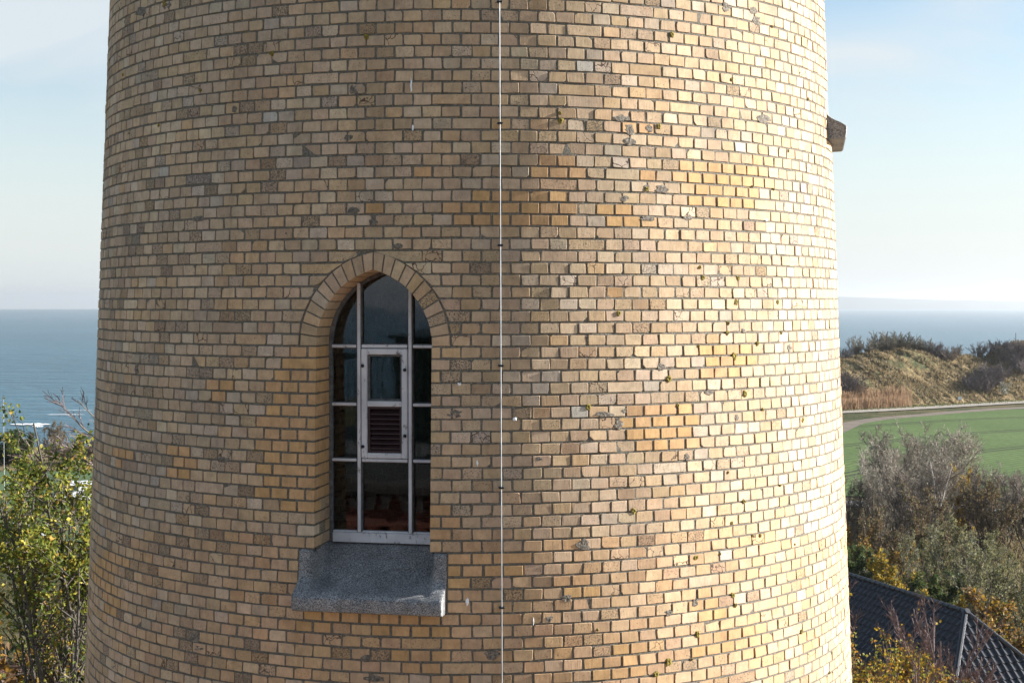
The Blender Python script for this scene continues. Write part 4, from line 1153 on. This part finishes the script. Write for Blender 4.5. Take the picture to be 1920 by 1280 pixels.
# ---- left: leafy tree, bare tree behind the tower, hedge on the cliff
rng = random.Random(71)
tk = [grow_line(rng, (0, 0, 0), norm((.05, 0, 1)), 9.5, 7, .19, .13, .02, .04)]
e = tk[0][0][-2]
for i in range(17):
    a = 2 * pi * i / 17 * 2.4 + rng.uniform(-.3, .3); s = rng.uniform(.05, .75); e = tk[0][0][rng.randrange(5, 8)]
    tk.append(grow_line(rng, e, norm((cos(a) * s, sin(a) * s, 1)), rng.uniform(5.0, 8.0), 9, .05, .02, .05, .08))
for i in range(5):
    a = rng.uniform(0, 2 * pi); j = rng.randrange(3, 6)
    tk.append(grow_line(rng, tk[0][0][j], norm((cos(a), sin(a), .35)), rng.uniform(3.2, 4.6), 7, .06, .02, .02, .1))
L = grow(rng, tk, [dict(n=12, lo=.25, hi=.99, len=.30, ang=42, seg=4, up=.05, wob=.10, r=.028, tip=.009), dict(n=6, lo=.15, hi=1, len=.42, ang=40, seg=3, up=.03, wob=.12, r=.011, tip=.006, tap=.3), dict(n=2, lo=.2, hi=1, len=.5, ang=40, seg=2, up=.0, wob=.1, r=.006, tip=.004, tap=.2)])
LG = [((.20, .215, .030), 5), ((.13, .16, .027), 4), ((.36, .31, .05), 3), ((.06, .09, .02), 3), ((.34, .21, .04), .9)]
LX, LY = gx(52, 30), 30.0
def keepL(p):
    x, y, z = p[0] + LX, p[1] + LY, p[2]
    f = .95 if p[2] > 14.6 else max(.16, .95 - (14.6 - p[2]) / 2.4)
    if float(bn1(p[0] * 1.5 + 20, p[2] * 1.5 + p[1] * .6)) < .30: f *= .2
    return rng.random() < f
lt = make_plant('leafy_tree', [('trunk', tubes_mesh('trunk', join_lines(L[0], L[1]), 6, BARK)), ('twigs', tubes_mesh('twigs', join_lines(L[2], L[3]), 3, TWIG_BROWN)),
                               ('crown', leaves_mesh('crown', rng, join_lines(L[2], L[3]), 13, .112, LG, LEAF, .11, keepL))])
top = max(p[2] for l in L[3] for p in l[0])
place(lt, (LX, LY, 0), (1, 1, at(48, 785, 30)[2] / top), 0, 'green and yellow leafy tree left of the brick tower', 'tree')
# bare tree mostly behind the tower, its arching branches show left of the wall
rng = random.Random(77)
BX, BY = gx(262, 38), 38.0
tk = [grow_line(rng, (0, 0, 0), (0, 0, 1), 16.6, 7, .16, .06, .02, .03)]
for z0, dx, dy, up, ln in ((15.6, -.8, .1, .35, 3.0), (16.0, -.5, -.3, .55, 2.2), (15.0, -1, .2, .1, 3.2), (15.3, -1, -.2, .22, 3.3), (14.2, -1, .1, .0, 3.0), (13.0, -1, .1, .05, 3.2), (11.5, -1, .2, .15, 3.2), (10.5, -1, -.3, .05, 3.6), (9.5, -1, .1, .1, 3.5), (8.3, -1, -.2, .15, 3.4), (15.8, -.35, .3, .6, 2.0), (7.2, -1, .3, .1, 3.5), (6.2, -1, 0, .15, 3.3), (12.0, .9, .3, .5, 2.5), (10, .9, -.4, .3, 3.0), (8.5, .8, .5, .3, 3)):
    tk.append(grow_line(rng, (0, 0, z0), norm((dx, dy, up)), ln, 8, .045, .008, .02 if up > .3 else -.015, .07))
L = grow(rng, tk, [dict(n=9, lo=.25, hi=1, len=.36, ang=30, seg=4, up=.05, wob=.08, r=.018, tip=.009), dict(n=6, lo=.2, hi=1, len=.45, ang=30, seg=3, up=.04, wob=.1, r=.010, tip=.006, tap=.3)])
bt_ = make_plant('bare_tree', [('trunk', tubes_mesh('trunk', L[0], 5, TWIG_BROWN)), ('crown', tubes_mesh('crown', join_lines(L[1], L[2]), 3, TWIG_PURPLE))])
place(bt_, (BX, BY, 0), (1, 1, 1), 0, 'bare tree behind the brick tower, its thin branches arching out to the left', 'tree')
# second bare tree low in front of the leafy one
rng = random.Random(78)
tk = []
for i in range(6): tk.append(grow_line(rng, (0, 0, 5.5 + i * .55), norm((rng.choice((-1, 1)) * rng.uniform(.6, 1), rng.uniform(-.4, .4), rng.uniform(.0, .6))), rng.uniform(2.4, 3.6), 8, .04, .008, -.01, .10))
tk.append(grow_line(rng, (0, 0, 0), norm((-.02, 0, 1)), 9.5, 8, .11, .04, .0, .05))
L = grow(rng, tk, [dict(n=7, lo=.25, hi=1, len=.38, ang=36, seg=4, up=.04, wob=.1, r=.014, tip=.006), dict(n=5, lo=.2, hi=1, len=.45, ang=34, seg=3, up=.03, wob=.1, r=.007, tip=.004, tap=.3)])
b2 = make_plant('bare_tree', [('trunk', tubes_mesh('trunk', L[0], 5, BARK)), ('crown', tubes_mesh('crown', join_lines(L[1], L[2]), 3, TWIG_GREY))])
place(b2, (gx(120, 27), 27, 0), (1, 1, 1), 0, 'thin bare tree with crooked twigs low in front of the leafy tree', 'tree')
HG = 'hedge bushes along the cliff edge on the left'
tree(greenb, -40, 800, 178, 5.2, 'dark olive bush of the hedge on the cliff edge, left of the tower', 'bush', group=HG, wide=1.5)
tree(greenb, 12, 800, 176, 5.2, 'dark olive bush of the hedge on the cliff edge, left of the tower', 'bush', rz=2, group=HG, wide=1.6)
tree(greenb, 40, 808, 182, 5.2, 'dark olive bush of the hedge on the cliff edge, left of the tower', 'bush', rz=4, group=HG, wide=1.4)
tree(russet, 92, 786, 180, 7.2, 'russet bush on the cliff edge between the hedge and the tower', 'bush', wide=1.0)
tree(shC, 138, 806, 176, 3.3, 'tan bare bush on the cliff edge behind the arching branches', 'bush', wide=1.3)
tree(shC, 180, 808, 176, 3.3, 'tan bare bush on the cliff edge, touching the tower wall', 'bush', rz=2, wide=1.3)
tree(greenb, 96, 1118, 44, 5.2, 'dark rounded bush under the leafy tree', 'bush', wide=.8)
tree(greenb, 30, 1240, 26, 5.2, 'low green bush at the lower left beside the brick paving', 'bush', rz=3, wide=.8)
tree(autumn, 150, 1100, 40, 5.2, 'yellow brown bush low beside the brick tower on the left', 'bush', rz=1, wide=.8)
pts = []
for _ in range(9000):
    Y = random.uniform(120, 196); px = random.uniform(-150, 260)
    if 168 > Y > 148: continue
    pts.append((gx(px, Y), Y, -.25))
blades('dry_grass', pts, .6, .07, LEAF, (.12, .10, .04), (.30, .21, .10), .5)
pts = []
for _ in range(6000):
    Y = random.uniform(34, 110); px = random.uniform(-150, 260); pts.append((gx(px, Y), Y, -.3))
blades('ground_litter', pts, .45, .06, LEAF, (.045, .05, .02), (.16, .11, .04), .7)
# thin flagpole, parked white van, white kiosk boards behind the leafy tree
x, y = ground_at(6, 852); zt_ = at(4, 742, 150)[2]
fp = MB(); fp.tube([(0, 0, 0), (0, 0, zt_ + .0)], [.03, .02], 8); fp.tube([(0, 0, zt_), (0, 0, zt_ + .12)], [.05, .02], 8); fp.box(-.18, .18, -.18, .18, 0, .12, .02)
fo = fp.build('flagpole', simple('pale_grey_pole', (.42, .43, .44), .5, .1, 2)); fo.location = (gx(5, 150), 150, -.2); tag(fo, 'thin pale flagpole rising at the left picture edge', 'flagpole')
VX, VY = ground_at(152, 940)
van = empty('parked_van', (VX, VY, -.1), 'white van parked on the lawn between the leafy tree and the tower', 'van', rz=radians(200))
prof = [(-2.4, .45), (-2.4, 1.95), (-2.25, 2.12), (1.0, 2.12), (1.35, 1.95), (1.95, 1.25), (2.5, 1.08), (2.62, .8), (2.62, .45)]
mb = MB(); n = len(prof)
mb.add([(x, -.92, z) for x, z in prof] + [(x, -.80 if z > 1.9 else -.95, z) for x, z in prof] + [(x, .80 if z > 1.9 else .95, z) for x, z in prof] , [])
mb.v = []; mb.f = []
V = []
for yy, ins in ((-.95, .0), (.95, .0)):
    for x, z in prof: V.append((x, yy * (.88 if z > 1.9 else 1.0), z))
mb.add(V, [tuple(range(n))[::-1], tuple(range(n, 2 * n))] + [(i, (i + 1) % n, n + (i + 1) % n, n + i) for i in range(n)])
mb.build('body', simple('white_van_paint', (.78, .78, .78), .3, .03, 2), van)
DG = simple('dark_glass', (.03, .04, .05), .1, .1, 2)
mb = MB(); mb.add([(1.40, -.78, 1.93), (1.40, .78, 1.93), (1.97, .86, 1.27), (1.97, -.86, 1.27)], [(0, 1, 2, 3)]); 
mb.v = [(x + .012, y, z + .012) for x, y, z in mb.v]; mb.build('windscreen', DG, van, fix=False)
for s in (-1, 1):
    mb = MB(); mb.add([(.35, s * .955, 1.3), (1.75, s * .955, 1.3), (1.25, s * .90, 1.85), (.35, s * .90, 1.85)], [(0, 1, 2, 3)]); mb.v = [(x, y + s * .03, z) for x, y, z in mb.v]; mb.build('side_window', DG, van, fix=False)
    for xx in (-1.5, 1.75):
        mb = MB(); mb.tube([(xx, s * .70, .36), (xx, s * .97, .36)], .36, 20)
        w_ = mb.build('wheel', simple('tyre', (.02, .02, .02), .8), van)
        mb = MB(); mb.tube([(xx, s * .965, .36), (xx, s * .985, .36)], .2, 14); mb.build('rim', STEEL, w_)
    mb = MB(); mb.box(2.55, 2.63, *sorted((s * .55, s * .88)), .78, .98, .02); mb.build('headlight', STEEL, van)
KX, KY = ground_at(48, 1032)
ks = empty('white_kiosk', (KX, KY, -.1), 'white kiosk glimpsed through the leaves of the left tree', 'kiosk', rz=.3)
mb = MB(); mb.box(-1.5, 1.5, -1.1, 1.1, .1, 2.2, .03); mb.build('wall', WHITE, ks)
mb = MB(); mb.box(-1.75, 1.75, -1.35, 1.35, 2.2, 2.36, .03); mb.build('roof', simple('grey_felt', (.3, .3, .31), .8), ks)
mb = MB(); mb.box(-.9, .9, -1.16, -1.11, 1.0, 1.9, .01); mb.build('hatch', DG, ks)

# ------------------------------------------------------------------ house with black glazed hipped roof
TILE = NT('black_glazed_tile'); v = TILE.coord()
TILE.set(Base_Color=TILE.ramp(TILE.noise(v, 3, 3), [(.3, (.006, .007, .011)), (.7, (.011, .012, .018))]), Roughness=.36)
TILE.b.inputs['Specular IOR Level'].default_value = .55
E = np.array((gx(1815, 59.6), 59.6)); dv = np.array((.34, -.94)); dv /= np.linalg.norm(dv); pv = np.array((-dv[1], dv[0]))
RZ = EYE - (1150 - 568) / F * 59.6; HW = 4.3; DROP = 4.5; LEN = 15.0
house = empty('tiled_house', (E[0], E[1], 0), 'house with a black glazed tile hipped roof behind the twiggy foreground tree', 'house')
def HP(s, q, z): p = dv * s + pv * q; return (p[0], p[1], z)          # s along ridge (toward viewer +), q across
def roof_face(name, fn, s0, s1, tmax, roll=.36, course=.36):
    """columns s, rows t (0 at the ridge/apex side up to tmax(s) lower); fn(s,t,h)->xyz"""
    cols = np.arange(s0, s1 + 1e-6, roll / 10); rows = 26
    V = []; Fq = []
    for i, s in enumerate(cols):
        ta, tb = tmax(s)
        ph = ((s - s0) / roll) % 1.0
        hr = .065 * max(0, math.sin(ph * pi * 2.0)) ** .8 if ph < .5 else -.012 * math.sin((ph - .5) * 2 * pi)
        j = 0
        L_ = 5.6
        nrow = int(L_ / course)
        for r in range(nrow):
            for e, hh in ((0.0, .0), (.985, .042)):
                t = (r + e) * course
                t = min(max(t, ta), tb)
                V.append(fn(s, t, hr + hh))
    m = 2 * nrow
    for i in range(len(cols) - 1):
        for j in range(m - 1): Fq.append((i * m + j, (i + 1) * m + j, (i + 1) * m + j + 1, i * m + j + 1))
    me_ = mesh_np(name, V, Fq, [TILE.m]); 
    me_.polygons.foreach_set('use_smooth', np.ones(len(me_.polygons), dtype=bool)); me_.set_sharp_from_angle(angle=radians(50))
    return obj(name, me_, house)
SL_ = sqrt(HW * HW + DROP * DROP); cs_, sn_ = HW / SL_, DROP / SL_
for sd, nm in ((-1, 'roof'), (1, 'roof')):
    def fn(s, t, h, sd=sd): return HP(s, sd * (t * cs_ + h * sn_), RZ - t * sn_ + h * cs_)
    o = roof_face(nm, fn, -LEN, HW, lambda s: (max(0.0, s / HW * SL_), SL_))
def fnh(q, t, h): return HP(t * cs_ + h * sn_, q, RZ - t * sn_ + h * cs_)
o = roof_face('roof_hip', fnh, -HW, HW, lambda q: (abs(q) / HW * SL_, SL_))
def fnb(q, t, h): return HP(-LEN - HW - 0 + HW - (t * cs_ + h * sn_) + 0, q, RZ - t * sn_ + h * cs_)
for nm, pts_ in (('ridge_cap', [HP(-LEN, 0, RZ + .03), HP(0.1, 0, RZ + .03)]), ('hip_cap', [HP(0, 0, RZ + .03), HP(HW, HW, RZ - DROP + .05)]), ('hip_cap', [HP(0, 0, RZ + .03), HP(HW, -HW, RZ - DROP + .05)])):
    mb = MB(); a_, b_ = np.array(pts_[0]), np.array(pts_[1]); N = int(np.linalg.norm(b_ - a_) / .38)
    for i in range(N):
        p, q = a_ + (b_ - a_) * i / N, a_ + (b_ - a_) * (i + 1.06) / N
        mb.tube([p, q], [.125, .105] if nm == 'hip_cap' else [.105, .125], 10)
    mb.build(nm, TILE.m, house, smooth=False)
mb = MB(); mb.tube([HP(-.05, 0, RZ - .05), HP(.16, 0, RZ + .1)], [.17, .12], 10); mb.build('finial_tile', TILE.m, house)
mb = MB(); mb.box(-.14, .14, -.03, .03, -.1, .1, .01)
sv = mb.build('roof_vent', simple('grey_vent', (.12, .12, .13), .5), house); sv.location = HP(-1.6, -.9, RZ - .82)
mb = MB(); zE = RZ - DROP; i_ = .45
c4 = [HP(-LEN, -HW + i_, 0), HP(HW - i_, -HW + i_, 0), HP(HW - i_, HW - i_, 0), HP(-LEN, HW - i_, 0)]
mb.add(c4 + [(x, y, zE + .3) for x, y, z in c4], [(0, 1, 5, 4), (1, 2, 6, 5), (2, 3, 7, 6), (3, 0, 4, 7)])
mb.build('wall', RED.m, house)
mb = MB(); g = [HP(-LEN - .01, -HW + i_, zE + .3), HP(-LEN - .01, HW - i_, zE + .3), HP(-LEN - .01, 0, RZ - .1)]; mb.add(g, [(0, 1, 2)]); mb.build('gable', RED.m, house, fix=False)

# ------------------------------------------------------------------ air, sky, sun, camera
HZ = bpy.data.materials.new('haze'); HZ.use_nodes = True
t_ = HZ.node_tree; t_.nodes.remove(t_.nodes['Principled BSDF'])
pvn = t_.nodes.new('ShaderNodeVolumePrincipled'); pvn.inputs['Color'].default_value = (.92, .96, 1, 1); pvn.inputs['Density'].default_value = 8.5e-5; pvn.inputs['Anisotropy'].default_value = .6
t_.links.new(pvn.outputs[0], t_.nodes['Material Output'].inputs['Volume'])
mb = MB(); mb.box(-15600, 15600, -15600, 15600, -47, 112); tag(mb.build('haze', HZ), kind='stuff')

SUN_AZ = radians(98.5); SUN_EL = radians(19)
sd = np.array((sin(SUN_AZ) * cos(SUN_EL), -cos(SUN_AZ) * cos(SUN_EL), sin(SUN_EL)))
from mathutils import Vector
sl = bpy.data.lights.new('sun', 'SUN'); sl.energy = 5.0; sl.angle = radians(.6); sl.color = (1, .98, .945)
so_ = bpy.data.objects.new('sun', sl); put(so_); so_.rotation_euler = Vector(sd).to_track_quat('Z', 'Y').to_euler()
w = bpy.data.worlds.new('World'); S.world = w; w.use_nodes = True
N_, L_ = w.node_tree.nodes, w.node_tree.links
CLOUD = (2.1, .9, .6)
sky = N_.new('ShaderNodeTexSky'); sky.sky_type = 'NISHITA'; sky.sun_disc = False; sky.sun_elevation = SUN_EL; sky.sun_rotation = atan2(sd[0], sd[1]); sky.altitude = 60; sky.air_density = 1.0; sky.dust_density = .5; sky.ozone_density = 1.0
bg = N_['Background']; bg.inputs[1].default_value = .061
tc = N_.new('ShaderNodeTexCoord'); mp = N_.new('ShaderNodeMapping'); mp.inputs['Scale'].default_value = (1, 1, 2.4); mp.inputs['Rotation'].default_value = (0, radians(14), 0)
L_.new(tc.outputs['Generated'], mp.inputs[0])
nz = N_.new('ShaderNodeTexNoise'); nz.inputs['Scale'].default_value = 3.1; nz.inputs['Detail'].default_value = 7; nz.inputs['Roughness'].default_value = .5; nz.inputs['Distortion'].default_value = .5
L_.new(mp.outputs[0], nz.inputs['Vector'])
rp = N_.new('ShaderNodeValToRGB'); rp.color_ramp.elements[0].position = .47; rp.color_ramp.elements[1].position = .66; rp.color_ramp.elements[1].color = (.85, .85, .85, 1)
mp.inputs['Location'].default_value = CLOUD
L_.new(nz.outputs['Fac'], rp.inputs[0])
mxn = N_.new('ShaderNodeMix'); mxn.data_type = 'RGBA'
sx = N_.new('ShaderNodeSeparateXYZ'); L_.new(tc.outputs['Generated'], sx.inputs[0])
vr = N_.new('ShaderNodeMapRange'); vr.interpolation_type = 'SMOOTHSTEP'
for k_, v_ in ((1, -.02), (2, .24), (3, .92), (4, 0.0)): vr.inputs[k_].default_value = v_
L_.new(sx.outputs[2], vr.inputs[0])
mxf = N_.new('ShaderNodeMath'); mxf.operation = 'MAXIMUM'; L_.new(rp.outputs[0], mxf.inputs[0]); L_.new(vr.outputs[0], mxf.inputs[1])
L_.new(mxf.outputs[0], mxn.inputs[0]); L_.new(sky.outputs[0], mxn.inputs[6]); mxn.inputs[7].default_value = (4.3, 4.6, 4.8, 1)
L_.new(mxn.outputs[2], bg.inputs[0])

cam = bpy.data.cameras.new('camera'); cam.sensor_width = 36; cam.lens = 50; cam.clip_start = .1; cam.clip_end = 60000
co = bpy.data.objects.new('camera', cam); put(co); co.location = (0, 0, EYE); co.rotation_euler = (pi / 2 - PITCH, 0, 0)
S.camera = co
S.view_settings.view_transform = 'Standard'; S.view_settings.look = 'None'; S.view_settings.exposure = 1.6; S.view_settings.gamma = 1
S.cycles.max_bounces = 6; S.cycles.transparent_max_bounces = 8; S.cycles.volume_bounces = 0; S.cycles.use_denoising = True
